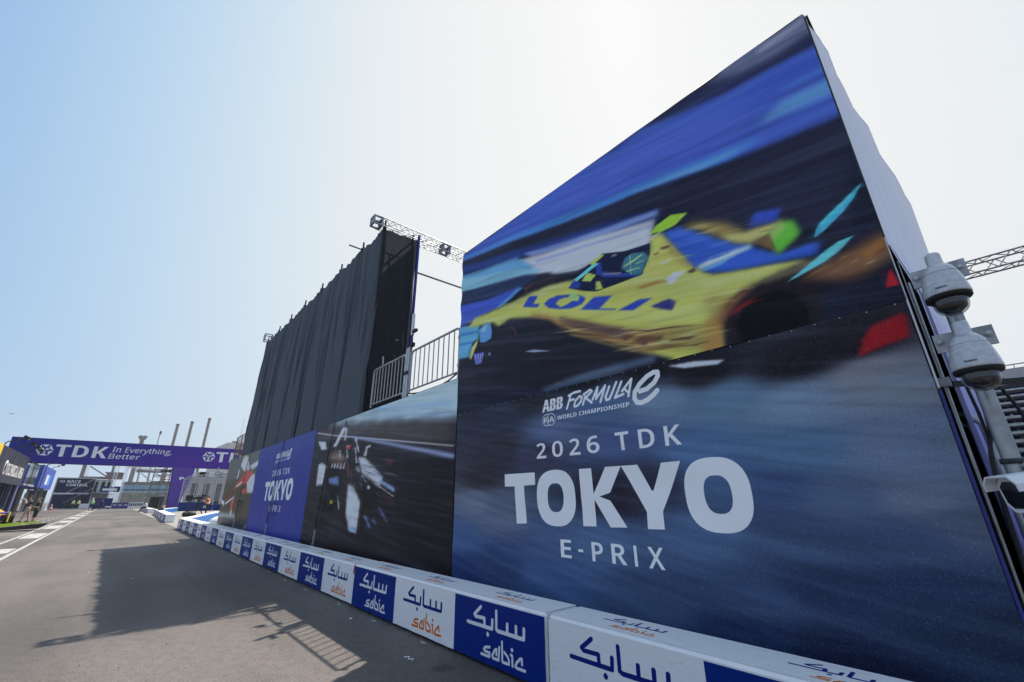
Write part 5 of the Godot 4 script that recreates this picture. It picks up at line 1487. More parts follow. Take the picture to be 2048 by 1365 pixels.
# ------------------------------------------------------------------ the far end of the lane
func build_far_end() -> void:
	var o := thing("race_control_cabin", "dark blue two-storey cabin lettered RACE CONTROL with outside stairs", "cabin", Vector3(-7.2, 0, -130))
	for y in [1.5, 4.55]:
		boxp(o, "container_box", Vector3(0, y, -1.3), Vector3(5.7, 2.75, 2.5), M.navy)
		for k in 14:
			boxp(o, "rib", Vector3(-2.6 + k * 0.4, y, -0.03), Vector3(0.12, 2.7, 0.03), M.navy)
	for y in [0.08, 3.03, 6.0]:
		boxp(o, "frame_beam", Vector3(0, y, -0.02), Vector3(5.9, 0.2, 0.14), M.pale_grey)
	for x in [-2.9, 2.9]:
		boxp(o, "frame_post", Vector3(x, 3.0, -0.03), Vector3(0.18, 5.9, 0.14), M.pale_grey)
	lettering(o, "RACE", Vector3(-1.35, 5.1, 0.04), 2.0, 0.52, M.letter)
	lettering(o, "CONTROL", Vector3(-1.35, 4.4, 0.04), 3.25, 0.52, M.letter)
	lettering(o, "FIA", Vector3(-2.45, 5.12, 0.04), 0.82, 0.46, M.letter)
	# stairs with rails rising to the right
	for k in 15:
		boxp(o, "stair_tread", Vector3(-1.0 + k * 0.26, 0.2 + k * 0.2, 0.7), Vector3(0.28, 0.04, 0.9), M.dark_steel)
	for z in [0.26, 1.16]:
		tubep(o, "stringer", Vector3(-1.2, 0.0, z), Vector3(2.9, 3.1, z), 0.05, M.dark_steel)
		tubep(o, "handrail", Vector3(-0.9, 3.1 if z > 1 else 1.1, z), Vector3(2.9, 6.0 if z > 1 else 4.1, z), 0.05, M.pale_grey)
	for k in 16:
		tubep(o, "baluster", Vector3(-0.6 + k * 0.235, 0.4 + k * 0.18, 1.16), Vector3(-0.6 + k * 0.235, 1.6 + k * 0.24, 1.16), 0.025, M.dark_steel)
	boxp(o, "landing", Vector3(3.4, 3.05, 0.6), Vector3(1.4, 0.08, 1.2), M.dark_steel)
	var c := thing("crowd_barrier", "white panel barrier behind the two vested workers", "barrier", Vector3(-4.9, 0, -128.6))
	boxp(c, "panel", Vector3(0, 0.55, 0), Vector3(1.6, 0.9, 0.06), M.white)
	boxp(c, "foot", Vector3(-0.6, 0.05, 0), Vector3(0.1, 0.1, 0.5), M.dark_steel)
	boxp(c, "foot", Vector3(0.6, 0.05, 0), Vector3(0.1, 0.1, 0.5), M.dark_steel)
	var cabins := thing("office_cabin", "beige cabin with dark doors behind the cabin stairs", "cabin", Vector3(-3.3, 0, -142))
	boxp(cabins, "wall", Vector3(0, 3.1, -1.5), Vector3(3.4, 6.2, 3.0), M.pale_grey)
	for x in [-1.1, 0.1, 1.1]:
		boxp(cabins, "door", Vector3(x, 4.6, 0.03), Vector3(0.5, 2.2, 0.05), M.black)
	for k in 3:
		boxp(cabins, "column", Vector3(-1.6 + k * 1.1, 4.7, 0.2), Vector3(0.16, 2.8, 0.16), M.white)
	boxp(cabins, "roof_rail", Vector3(0.4, 6.35, 0.2), Vector3(4.6, 0.14, 0.2), M.grey)
	boxp(cabins, "deck", Vector3(0.3, 3.0, 0.5), Vector3(4.4, 0.12, 1.4), M.dark_steel)
	for k in 12:
		boxp(cabins, "deck_post", Vector3(-1.8 + k * 0.38, 2.0, 1.1), Vector3(0.06, 1.9, 0.06), M.dark_steel)
	var s := thing("blue_sign", "blue board with a white strip logo behind the silver truss towers", "sign", Vector3(-1.55, 3.4, -138))
	boxp(s, "board", Vector3(0, 0.62, 0), Vector3(3.1, 1.2, 0.08), M.deep_blue)
	boxp(s, "white_strip", Vector3(-0.2, 0.55, 0.06), Vector3(2.5, 0.5, 0.02), M.letter)
	boxp(s, "post", Vector3(-1.3, -1.7, -0.1), Vector3(0.1, 3.4, 0.1), M.grey)
	boxp(s, "post", Vector3(1.3, -1.7, -0.1), Vector3(0.1, 3.4, 0.1), M.grey)
	box_truss("truss_tower", "left silver lattice tower under the gantry", Vector3(-1.2, 0, -118), Vector3(-1.35, 9.5, -118), 0.27, 0.05, 22, "silver lattice towers", M.white)
	box_truss("truss_tower", "right silver lattice tower under the gantry", Vector3(0.3, 0, -124), Vector3(0.15, 8.4, -124), 0.2, 0.045, 24, "silver lattice towers", M.white)
	box_truss("truss_span", "thin silver truss reaching right from the lattice tower", Vector3(0.2, 8.2, -124), Vector3(8.6, 7.4, -124), 0.16, 0.04, 30, "", M.white)
	# boards and fence along the far bend
	var fb := thing("track_board", "dark blue board with a white car picture by the navy figure", "board", Vector3(-1.9, 0, -116))
	boxp(fb, "panel", Vector3(0, 1.05, 0), Vector3(2.7, 1.85, 0.12), M.deep_blue)
	boxp(fb, "picture", Vector3(-0.5, 1.2, 0.08), Vector3(0.8, 1.0, 0.02), paint(Color(0.30, 0.16, 0.36), 0.5))
	boxp(fb, "white_strip", Vector3(0.9, 0.45, 0.08), Vector3(0.8, 0.25, 0.02), M.letter)
	boxp(fb, "foot", Vector3(-1.0, 0.06, 0.1), Vector3(0.2, 0.12, 0.6), M.dark_steel)
	boxp(fb, "foot", Vector3(1.0, 0.06, 0.1), Vector3(0.2, 0.12, 0.6), M.dark_steel)
	var pb := thing("track_board", "purple board with a row of white logos below the wire fence", "board", Vector3(0.7, 0, -117))
	boxp(pb, "panel", Vector3(0, 0.62, 0), Vector3(2.4, 1.1, 0.12), M.purple)
	for k in 3:
		lettering(pb, "TDK", Vector3(-1.1 + k * 0.8, 0.55, 0.065), 0.6, 0.3, M.letter)
	var wb := thing("track_board", "white board with dark block lettering beside the seated person", "board", Vector3(3.05, 0, -117))
	boxp(wb, "panel", Vector3(0, 0.75, 0), Vector3(2.3, 0.95, 0.12), M.white)
	for k in 7:
		boxp(wb, "dark_mark", Vector3(-0.95 + k * 0.31, 0.78, 0.065), Vector3(0.2, 0.45, 0.02), M.dark_steel)
	var f := thing("wire_fence", "tall wire fence behind the purple and white boards", "fence", Vector3(2.0, 0, -120))
	for k in 5:
		tubep(f, "post", Vector3(-2.6 + k * 1.5, 0, 0), Vector3(-2.6 + k * 1.5, 3.3, 0), 0.05, M.galv)
	var mesh_st := begin()
	for k in 24:
		tube(mesh_st, Vector3(-2.6 + k * 0.26, 0.2, 0), Vector3(-2.6 + k * 0.26, 3.2, 0), 0.012, 0.012, 4)
	for k in 12:
		tube(mesh_st, Vector3(-2.6, 0.3 + k * 0.26, 0), Vector3(3.4, 0.3 + k * 0.26, 0), 0.012, 0.012, 4)
	put(f, "wire_mesh", done(mesh_st), M.galv)
	# stage block with scaffold above it, under the gantry
	var sb := thing("black_stage_block", "black stage block with a small ladder beside the gantry pillar", "stage", Vector3(4.85, 0, -92))
	boxp(sb, "block", Vector3(0, 1.0, -0.6), Vector3(1.75, 2.0, 1.2), M.black)
	for x in [0.36, 0.72]:
		tubep(sb, "ladder_rail", Vector3(x, 0.1, 0.35), Vector3(x, 1.9, 0.08), 0.03, M.grey)
	for k in 5:
		tubep(sb, "rung", Vector3(0.36, 0.4 + k * 0.33, 0.30 - k * 0.05), Vector3(0.72, 0.4 + k * 0.33, 0.30 - k * 0.05), 0.025, M.grey)
	var sc := thing("scaffold", "grey scaffold with a red-railed platform above the black stage block", "scaffold", Vector3(4.85, 0, -96))
	for x in [-1.1, 0.0, 1.1]:
		for z in [-1.0, 0.6]:
			tubep(sc, "standard", Vector3(x, 0, z), Vector3(x, 6.6, z), 0.045, M.grey, 6)
	for y in [2.2, 3.3, 4.4, 5.5, 6.4]:
		for z in [-1.0, 0.6]:
			tubep(sc, "ledger", Vector3(-1.2, y, z), Vector3(1.2, y, z), 0.04, M.grey, 6)
	for k in 10:
		tubep(sc, "brace", Vector3(-1.1 if k % 2 else 1.1, 2.2 + 0.42 * k, 0.62), Vector3(1.1 if k % 2 else -1.1, 2.9 + 0.40 * k, 0.62), 0.03, M.galv, 5)
	boxp(sc, "platform", Vector3(0.2, 4.45, -0.2), Vector3(2.4, 0.12, 1.6), M.rust)
	for y in [4.8, 5.2]:
		tubep(sc, "red_rail", Vector3(-0.2, y, 0.66), Vector3(1.4, y, 0.66), 0.05, M.red, 6)
	for k in 3:
		boxp(sc, "dark_box", Vector3(-0.1 + k * 0.5, 6.2, 0.3), Vector3(0.45, 0.5, 0.4), M.black)
	var fr := thing("framed_board", "small dark board in a pale wooden frame at the gantry pillar", "board", Vector3(6.9, 0, -90.8))
	boxp(fr, "panel", Vector3(0, 0.75, 0), Vector3(0.6, 1.0, 0.05), M.black)
	for x in [-0.34, 0.34]:
		boxp(fr, "frame_side", Vector3(x, 0.72, 0), Vector3(0.07, 1.3, 0.08), M.tan)
	boxp(fr, "frame_top", Vector3(0, 1.33, 0), Vector3(0.61, 0.07, 0.08), M.tan)
	var cone_lab := ["striped red and white cone by the dark blue cabin", "pale cone left of the striped cone"]
	for k in 2:
		var cn := thing("traffic_cone", cone_lab[k], "cone", Vector3(-8.6 - k * 0.75, 0, -116), "cones by the garages")
		var st := begin()
		lathe(st, Vector3.ZERO, [Vector2(0.34, 0.0), Vector2(0.34, 0.05), Vector2(0.2, 0.06)], 12)
		put(cn, "base", done(st), M.red if k == 0 else M.white)
		for q in 5:
			st = begin()
			lathe(st, Vector3.ZERO, [Vector2(0.24 - q * 0.04, 0.06 + q * 0.22), Vector2(0.20 - q * 0.04, 0.28 + q * 0.22)], 12)
			put(cn, "band", done(st), M.white if q % 2 or k == 1 else M.red)

# ------------------------------------------------------------------ debris fence on the right
func build_right_fence() -> void:
	var o := thing("debris_fence", "tall galvanised debris fence on a dark blue wall behind the cameraman", "fence", Vector3(8.9, 0, -80))
	boxp(o, "base_wall", Vector3(-0.1, 0.59, -0.3), Vector3(4.2, 1.18, 0.6), M.deep_blue)
	boxp(o, "base_wall", Vector3(4.2, 0.44, -0.2), Vector3(4.2, 0.88, 0.6), M.deep_blue)
	boxp(o, "white_strip", Vector3(1.1, 0.62, 0.008), Vector3(0.52, 0.10, 0.012), M.letter)
	boxp(o, "white_strip", Vector3(1.1, 0.45, 0.008), Vector3(0.52, 0.08, 0.012), M.letter)
	var posts := [-2.15, -0.6, 0.6, 1.9, 3.2, 4.5]
	for k in posts.size():
		var x: float = posts[k]
		tubep(o, "post", Vector3(x, 0.9, -0.3), Vector3(x, 4.35 + 0.13 * k, -0.3), 0.075, M.galv)
		tubep(o, "overhang_arm", Vector3(x, 4.35 + 0.13 * k, -0.3), Vector3(x + 0.5, 4.75 + 0.13 * k, 0.5), 0.05, M.galv)
	tubep(o, "post", Vector3(1.85, 0.8, 0.4), Vector3(1.62, 6.1, 0.4), 0.10, M.galv)
	for k in 16:
		var y := 1.35 + k * 0.21
		tubep(o, "cable", Vector3(-2.15, y, -0.3), Vector3(4.6, y + 0.5 * k / 16.0, -0.3), 0.018, M.galv, 5)
	tubep(o, "top_rail", Vector3(-2.15, 4.3, -0.3), Vector3(4.6, 5.2, -0.3), 0.05, M.galv)
	tubep(o, "top_rail", Vector3(-1.6, 4.7, 0.5), Vector3(4.8, 5.6, 0.5), 0.05, M.galv)
	var st := begin()
	for k in 46:
		tube(st, Vector3(-2.1 + k * 0.145, 1.2, -0.32), Vector3(-2.1 + k * 0.145, 4.35, -0.32), 0.009, 0.009, 4)
	put(o, "wire_mesh", done(st), M.galv)
	var cm := thing("fence_camera", "small white camera on the debris fence's left post", "camera", Vector3(6.4, 4.4, -80.0))
	tubep(cm, "arm", Vector3(0.35, -0.1, -0.3), Vector3(0.1, 0.15, -0.1), 0.04, M.white)
	boxp(cm, "housing", Vector3(-0.05, 0.12, 0), Vector3(0.5, 0.18, 0.2), M.white)
	var st2 := begin()
	lathe(st2, Vector3(-0.15, -0.08, 0), [Vector2(0.0, -0.13), Vector2(0.08, -0.11), Vector2(0.13, 0.0), Vector2(0.13, 0.1)], 12)
	put(cm, "dome", done(st2), M.white)
	# paddock building and screens glimpsed through the fence
	var b := thing("fence_side_building", "pale building with dark openings seen through the debris fence", "building", Vector3(11.8, 0, -100))
	boxp(b, "wall", Vector3(0.6, 3.2, -2), Vector3(6.5, 6.4, 3), M.pale_grey)
	for k in 3:
		boxp(b, "opening", Vector3(-1.6 + k * 1.9, 2.6, -0.48), Vector3(0.9, 3.6, 0.06), M.dark_steel)
	for k in 4:
		boxp(b, "panel", Vector3(-2.2 + k * 1.4, 6.0, -0.45), Vector3(0.9, 0.9, 0.08), [M.white, M.black, M.white, M.grey][k])
	# rails on the deck behind the far end of the black tower
	var r := thing("deck_guard", "pinkish mesh guard above the red car banner beyond the black tower", "guard rail", Vector3(3.42, 2.97, -21.4))
	for z in [-0.95, 0.1, 1.1]:
		tubep(r, "post", Vector3(0, 0, z), Vector3(0, 1.0, z), 0.02, M.rust)
	for y in [0.15, 0.55, 1.0]:
		tubep(r, "rail", Vector3(0, y, -0.95), Vector3(0, y, 1.1), 0.013, M.dark_steel)
	for k in 22:
		tubep(r, "wire", Vector3(0.0, 0.05, -0.95 + k * 0.095), Vector3(0.0, 1.0, -0.95 + k * 0.095), 0.004, M.rust, 4)
	for k in 3:
		boxp(r, "purple_sign", Vector3(-0.04, 0.12, 0.4 - k * 0.36), Vector3(0.015, 0.12, 0.3), M.purple)
	var an := thing("whip_antenna", "thin whip antenna above the mesh guard", "antenna", Vector3(3.46, 2.97, -22.1))
	var st3 := begin()
	tube(st3, Vector3.ZERO, Vector3(0.02, 1.85, 0), 0.010, 0.004, 5)
	put(an, "rod", done(st3), M.grey)
	boxp(an, "mount", Vector3(0, 0.03, 0), Vector3(0.05, 0.06, 0.05), M.grey)

# ------------------------------------------------------------------ skyline
func build_skyline() -> void:
	var chim := [[27.0, 68.2, "left of three tall thin chimneys above the gantry"], [37.2, 71.6, "middle of three tall thin chimneys above the gantry"], [50.0, 76.2, "right and tallest of three thin chimneys above the gantry"]]
	for c in chim:
		var o := thing("chimney", c[2], "chimney", Vector3(c[0], 0, -500), "thin chimneys on the skyline")
		var st := begin()
		tube(st, Vector3.ZERO, Vector3(0, c[1], 0), 1.3, 1.15, 12)
		put(o, "stack", done(st), M.tan)
		st = begin()
		tube(st, Vector3(0, c[1] - 1.6, 0), Vector3(0, c[1], 0), 1.35, 1.35, 12)
		put(o, "rim", done(st), M.rust)
	var t := thing("round_tower", "short brown tower with a spreading head above the gantry", "tower", Vector3(5.0, 0, -500))
	var st := begin()
	lathe(st, Vector3.ZERO, [Vector2(1.6, 0), Vector2(1.5, 52), Vector2(2.9, 53.2), Vector2(2.9, 54.6), Vector2(0, 54.8)], 14)
	put(t, "shaft", done(st), M.tan)
	for k in 6:
		var a := TAU * k / 6
		boxp(t, "head_box", Vector3(cos(a) * 2.2, 55.0, sin(a) * 2.2), Vector3(1.8, 1.0, 1.8), M.rust)
	var m := thing("floodlight_mast", "slim floodlight mast between the tower and chimneys", "mast", Vector3(16.0, 0, -500))
	tubep(m, "mast", Vector3.ZERO, Vector3(0, 58.0, 0), 0.32, M.grey)
	boxp(m, "lamp_frame", Vector3(0.2, 59.2, 0), Vector3(1.5, 3.0, 0.8), M.dark_steel)
	var f := thing("factory_shed", "pale tan factory shed with a ridged roof behind the gantry's right end", "factory", Vector3(62.0, 0, -350))
	st = begin()
	prism(st, PackedVector2Array([Vector2(-20, 0), Vector2(-20, 34.8), Vector2(-13.5, 38.6), Vector2(26, 40.5), Vector2(26, 0)]), Vector3.ZERO, Vector3.RIGHT, Vector3.UP, Vector3(0, 0, -20))
	put(f, "shed", done(st), noisy(Color(0.82, 0.79, 0.75), 0.08, 0.05, 0.8, 0.0, 15))
	boxp(f, "roof_vent", Vector3(-9, 39.5, -4), Vector3(3, 1.4, 3), M.tan)
	# quay cranes
	var c1 := thing("quay_crane", "tan quay crane legs and diagonal beyond the dark blue cabin", "crane", Vector3(-13.0, 0, -300))
	boxp(c1, "leg", Vector3(-2.5, 11, 0), Vector3(1.5, 22, 1.5), M.tan)
	boxp(c1, "leg", Vector3(8.0, 11, -8), Vector3(1.0, 22, 1.0), M.tan)
	boxp(c1, "diagonal", Vector3(3.2, 15.3, 0), Vector3(8.8, 0.5, 0.5), M.tan, Basis(Vector3.BACK, -0.585))
	boxp(c1, "lower_beam", Vector3(2.5, 12.6, -2), Vector3(10.5, 0.9, 1.0), M.tan)
	boxp(c1, "machine_house", Vector3(9.5, 13.4, -1), Vector3(6.4, 3.0, 4.0), M.rust)
	boxp(c1, "house_roof", Vector3(9.0, 15.0, -1), Vector3(6.8, 0.4, 4.4), M.tan)
	for k in 8:
		boxp(c1, "stair_flight", Vector3(-1.2 + (0.4 if k % 2 else 0.0), 12.6 + k * 0.7, 1.0), Vector3(1.4, 0.12, 0.3), M.pale_grey, Basis(Vector3.BACK, 0.6 if k % 2 else -0.6))
	var c2 := thing("quay_crane", "tan quay crane with raked legs seen between lattice tower and scaffold", "crane", Vector3(8.5, 0, -300))
	for x in [-2.7, 1.4]:
		boxp(c2, "leg", Vector3(x, 9.5, 0), Vector3(0.75, 19, 0.9), M.pale_grey, Basis(Vector3.BACK, 0.04))
	boxp(c2, "diagonal", Vector3(1.2, 12.3, 0.6), Vector3(8.6, 0.4, 0.4), M.pale_grey, Basis(Vector3.BACK, -0.69))
	boxp(c2, "diagonal", Vector3(5.0, 14.3, 0.6), Vector3(7.5, 0.35, 0.35), M.pale_grey, Basis(Vector3.BACK, -0.69))
	boxp(c2, "cross_beam", Vector3(1.0, 16.2, 0), Vector3(10.5, 1.5, 1.4), M.tan)
	boxp(c2, "upper_beam", Vector3(2.0, 18.4, 0), Vector3(16.5, 0.5, 1.2), M.pale_grey)
	for k in 12:
		boxp(c2, "lattice_bar", Vector3(-4.6 + k * 1.0, 17.4, 0.2), Vector3(1.3, 0.14, 0.14), M.pale_grey, Basis(Vector3.BACK, 0.8 if k % 2 else -0.8))
	var g := thing("glass_office_block", "low office block with a continuous glass band behind the fence", "building", Vector3(7.0, 0, -205))
	boxp(g, "wall", Vector3(0, 3.9, -4), Vector3(13.5, 7.8, 8), M.tan)
	for k in 9:
		boxp(g, "window_pane", Vector3(-6.0 + k * 1.5, 6.0, 0.04), Vector3(1.42, 1.5, 0.06), noisy(Color(0.55, 0.66, 0.72), 0.1, 0.3, 0.15, 0.0, 61) if k == 0 else g.get_child(1).material_override)
		boxp(g, "lower_pane", Vector3(-6.0 + k * 1.5, 4.55, 0.04), Vector3(1.42, 0.8, 0.06), g.get_child(1).material_override)
	boxp(g, "dark_band", Vector3(0, 5.15, 0.08), Vector3(13.5, 0.28, 0.08), M.dark_steel)
	var leaf := StandardMaterial3D.new()
	leaf.vertex_color_use_as_albedo = true
	leaf.roughness = 0.8
	for h in 3:
		var hd := thing("roadside_bush", ["left green bush below the office windows", "middle green bush below the office windows", "right green bush by the scaffold"][h], "bush", Vector3([3.4, 6.2, 9.0][h], 2.4, -195), "green bushes below the office")
		var bs := SurfaceTool.new()
		bs.begin(Mesh.PRIMITIVE_TRIANGLES)
		bs.set_smooth_group(-1)
		for k in 420:
			var p := Vector3(rng.randfn(0, 0.62), rng.randf_range(0.3, 1.9) - 0.2 * absf(rng.randfn(0, 1)), rng.randfn(0, 0.5))
			var q := Vector3(rng.randf_range(-1, 1), rng.randf_range(-1, 1), rng.randf_range(-1, 1)).normalized()
			var w := q.cross(Vector3.UP).normalized()
			var s := rng.randf_range(0.07, 0.15)
			var col := Color(0.05, 0.11, 0.03).lerp(Color(0.10, 0.17, 0.05), rng.randf())
			for v in [p + w * s, p + q * s * 1.4, p - w * s]:
				bs.set_color(col)
				bs.add_vertex(v)
		bs.generate_normals()
		put(hd, "crown", bs.commit(), leaf)
		tubep(hd, "stem", Vector3(0, -2.4, 0), Vector3(0, 1.0, 0), 0.08, M.rust, 6)
	var bird := thing("bird", "tiny dark bird in the sky above the gantry's left end", "bird", Vector3(-18.3, 16.75, -120))
	st = begin()
	prism(st, PackedVector2Array([Vector2(-0.38, 0.10), Vector2(-0.15, 0.05), Vector2(0, 0.0), Vector2(0.15, 0.06), Vector2(0.38, 0.08), Vector2(0.12, -0.03), Vector2(0, -0.07), Vector2(-0.12, -0.03)]), Vector3.ZERO, Vector3.RIGHT, Vector3.UP, Vector3(0, 0, -0.16))
	put(bird, "body", done(st), M.dark_steel)

# ------------------------------------------------------------------ railings over the low banner
func build_railings() -> void:
	var specs := [["steel railing panel in front of the black netting", -8.22, -6.86], ["steel railing panel against the sky beside the tall hoarding", -6.64, -5.12]]
	for k in 2:
		var s: Array = specs[k]
		var o := thing("railing", s[0], "railing", Vector3(3.42, 3.07, s[1]), "steel railings above the low banner")
		var L: float = s[2] - s[1]
		var y1 := 0.78
		pathp(o, "top_rail", [Vector3(0, 0.0, 0), Vector3(0, y1 - 0.07, 0), Vector3(0, y1 - 0.02, 0.02), Vector3(0, y1, 0.07), Vector3(0, y1, L - 0.07), Vector3(0, y1 - 0.02, L - 0.02), Vector3(0, y1 - 0.07, L), Vector3(0, -0.05, L)], 0.019, M.galv, 8)
		tubep(o, "bottom_rail", Vector3(0, 0.06, 0), Vector3(0, 0.06, L), 0.016, M.galv)
		for q in 9:
			var z := L * (q + 1) / 10.0
			tubep(o, "baluster", Vector3(0, 0.06, z), Vector3(0, y1, z), 0.0095, M.galv, 6)
		for q in 2:
			boxp(o, "hinge", Vector3(-0.01, 0.16 + q * 0.45, L + 0.02), Vector3(0.03, 0.05, 0.06), M.steel)
	var p := thing("gate_post", "pair of bright steel gate posts between the two railings", "post", Vector3(3.42, 2.95, -6.75))
	for z in [-0.05, 0.03]:
		boxp(p, "post", Vector3(0, 0.5, z), Vector3(0.05, 1.0, 0.05), M.alu)
	boxp(p, "latch", Vector3(-0.03, 0.52, 0), Vector3(0.03, 0.06, 0.12), M.dark_steel)
	boxp(p, "base_plate", Vector3(0, 0.01, 0), Vector3(0.12, 0.02, 0.2), M.steel)
	var a := thing("stick_antenna", "white stick antenna clamped above the steel gate posts", "antenna", Vector3(3.44, 3.9, -6.72))
	tubep(a, "mast", Vector3(0, -0.3, 0), Vector3(0, 0.42, 0), 0.015, M.dark_steel)
	var st := begin()
	tube(st, Vector3(0, 0.30, 0), Vector3(0, 0.72, 0), 0.032, 0.028, 12)
	put(a, "radome", done(st), M.white)
	boxp(a, "clamp", Vector3(0.0, 0.36, 0.08), Vector3(0.05, 0.05, 0.14), M.black)
	boxp(a, "clamp", Vector3(0.0, 0.1, 0.03), Vector3(0.06, 0.07, 0.09), M.black)
	pathp(a, "cable", [Vector3(0, 0.28, 0.02), Vector3(-0.01, 0.05, 0.06), Vector3(0, -0.15, -0.03), Vector3(0, -0.3, 0.06)], 0.007, M.black)
	var c := thing("rail_camera", "small action camera on a gooseneck arm over the left railing", "camera", Vector3(3.44, 3.88, -7.1))
	pathp(c, "arm", [Vector3(0, -0.05, 0), Vector3(0, 0.2, 0.03), Vector3(0, 0.34, 0.0), Vector3(0, 0.50, -0.02)], 0.008, M.dark_steel)
	boxp(c, "body", Vector3(-0.02, 0.32, -0.08), Vector3(0.07, 0.07, 0.1), M.black)
	st = begin()
	tube(st, Vector3(-0.05, 0.32, -0.08), Vector3(-0.10, 0.31, -0.09), 0.025, 0.025, 10)
	put(c, "lens", done(st), M.dark_steel)
	boxp(c, "clamp", Vector3(0, -0.03, 0.02), Vector3(0.06, 0.08, 0.08), M.dark_steel)
	var d := thing("clamped_microphone", "short grey microphone and arms clamped on the left railing's far end", "microphone", Vector3(3.44, 3.86, -7.95))
	pathp(d, "arm", [Vector3(0, -0.02, 0.5), Vector3(0.02, 0.06, 0.3), Vector3(-0.02, 0.0, 0.12), Vector3(0, 0.05, -0.05)], 0.01, M.dark_steel)
	pathp(d, "arm", [Vector3(0, -0.02, 0.55), Vector3(-0.02, 0.10, 0.62), Vector3(0.0, 0.13, 0.5)], 0.008, M.black)
	tubep(d, "microphone", Vector3(0, 0.04, 0.06), Vector3(0, 0.22, 0.04), 0.016, M.pale_grey)
	boxp(d, "clamp", Vector3(0, 0.0, 0.3), Vector3(0.05, 0.07, 0.09), M.black)
	var w := thing("draped_cable", "black cable drooping under the right railing", "cable", Vector3(3.40, 3.1, -5.14))
	pathp(w, "cable", [Vector3(0, 0.0, 0), Vector3(0, -0.06, -0.22), Vector3(0, -0.11, -0.55), Vector3(0, -0.10, -1.0), Vector3(0, -0.03, -1.5)], 0.012, M.black)

# ------------------------------------------------------------------ pole with cameras
func dome_camera(label: String, at: Vector3, pole: Vector3) -> void:
	var o := thing("dome_camera", label, "camera", at, "dome cameras on the pole")
	o.scale = Vector3.ONE * 1.18
	var shell := noisy(Color(0.74, 0.75, 0.77), 0.14, 6.0, 0.3, 0.1, 71)
	shell.clearcoat_enabled = true
	shell.clearcoat = 0.6
	shell.clearcoat_roughness = 0.15
	var st := begin()
	lathe(st, Vector3.ZERO, [Vector2(0.0, 0.215), Vector2(0.020, 0.213), Vector2(0.026, 0.205), Vector2(0.027, 0.160), Vector2(0.033, 0.150)], 24)
	put(o, "neck", done(st), shell)
	st = begin()
	lathe(st, Vector3.ZERO, [Vector2(0.024, 0.156), Vector2(0.036, 0.150), Vector2(0.050, 0.132), Vector2(0.0585, 0.112), Vector2(0.0590, 0.109)], 32)
	lathe(st, Vector3.ZERO, [Vector2(0.0575, 0.109), Vector2(0.0575, 0.106)], 32)
	lathe(st, Vector3.ZERO, [Vector2(0.0595, 0.106), Vector2(0.068, 0.072), Vector2(0.0735, 0.038), Vector2(0.0760, 0.012), Vector2(0.0755, 0.006), Vector2(0.071, 0.004)], 32)
	put(o, "housing", done(st), shell)
	st = begin()
	lathe(st, Vector3.ZERO, [Vector2(0.0735, 0.005), Vector2(0.0745, -0.006), Vector2(0.070, -0.012), Vector2(0.050, -0.014), Vector2(0.0, -0.010)], 32)
	put(o, "skirt", done(st), M.rubber)
	var clear := StandardMaterial3D.new()
	clear.albedo_color = Color(0.10, 0.10, 0.11, 0.42)
	clear.transparency = BaseMaterial3D.TRANSPARENCY_ALPHA
	clear.roughness = 0.04
	clear.metallic_specular = 0.7
	st = begin()
	var prof := []
	for k in 9:
		var a := PI / 2 * k / 8.0
		prof.append(Vector2(cos(a) * 0.0565, -0.012 - 0.020 - sin(a) * 0.052))
	prof.push_front(Vector2(0.0565, -0.012))
	lathe(st, Vector3.ZERO, prof, 32)
	put(o, "clear_dome", done(st), clear)
	st = begin()
	lathe(st, Vector3(0, -0.03, 0), [Vector2(0.0, 0.018), Vector2(0.046, 0.018), Vector2(0.050, 0.0), Vector2(0.045, -0.022), Vector2(0.026, -0.038), Vector2(0.0, -0.042)], 20)
	put(o, "camera_ball", done(st), M.black)
	st = begin()
	tube(st, Vector3(-0.030, -0.035, 0.012), Vector3(-0.047, -0.042, 0.016), 0.014, 0.013, 14)
	put(o, "lens", done(st), M.glass)
	boxp(o, "red_marker", Vector3(-0.006, -0.018, -0.030), Vector3(0.02, 0.012, 0.012), M.red)
	boxp(o, "grey_carriage", Vector3(-0.036, -0.024, 0.0), Vector3(0.012, 0.014, 0.05), M.grey)
	# plate on the pole and the arm to the neck
	var arm := (pole - at) / 1.18
	tubep(o, "arm", Vector3(0, 0.18, 0), Vector3(arm.x, 0.18, arm.z), 0.022, shell, 12)
	var pl := boxp(o, "mount_plate", Vector3(arm.x - 0.045, 0.175, arm.z), Vector3(0.012, 0.085, 0.19), M.steel)
	for z in [-0.075, 0.075]:
		st = begin()
		lathe(st, Vector3(arm.x - 0.054, 0.18, arm.z + z), [Vector2(0.0, 0.006), Vector2(0.010, 0.005), Vector2(0.011, 0.0), Vector2(0.016, -0.002), Vector2(0.016, -0.004)], 8, Basis(Vector3.BACK, PI / 2))
		put(pl, "bolt", done(st), M.alu)
	var b := Basis(Vector3.UP, -PI / 2)
	lettering(o, "Panasonic", Vector3(-0.0745, 0.026, -0.028), 0.038, 0.0085, paint(Color(0.1, 0.1, 0.12), 0.5), b, 0.0, true, "maker_name").scale.z = 0.1
	boxp(o, "red_label", Vector3(-0.046, 0.038, 0.053), Vector3(0.004, 0.014, 0.016), M.red, Basis(Vector3.UP, 0.86))

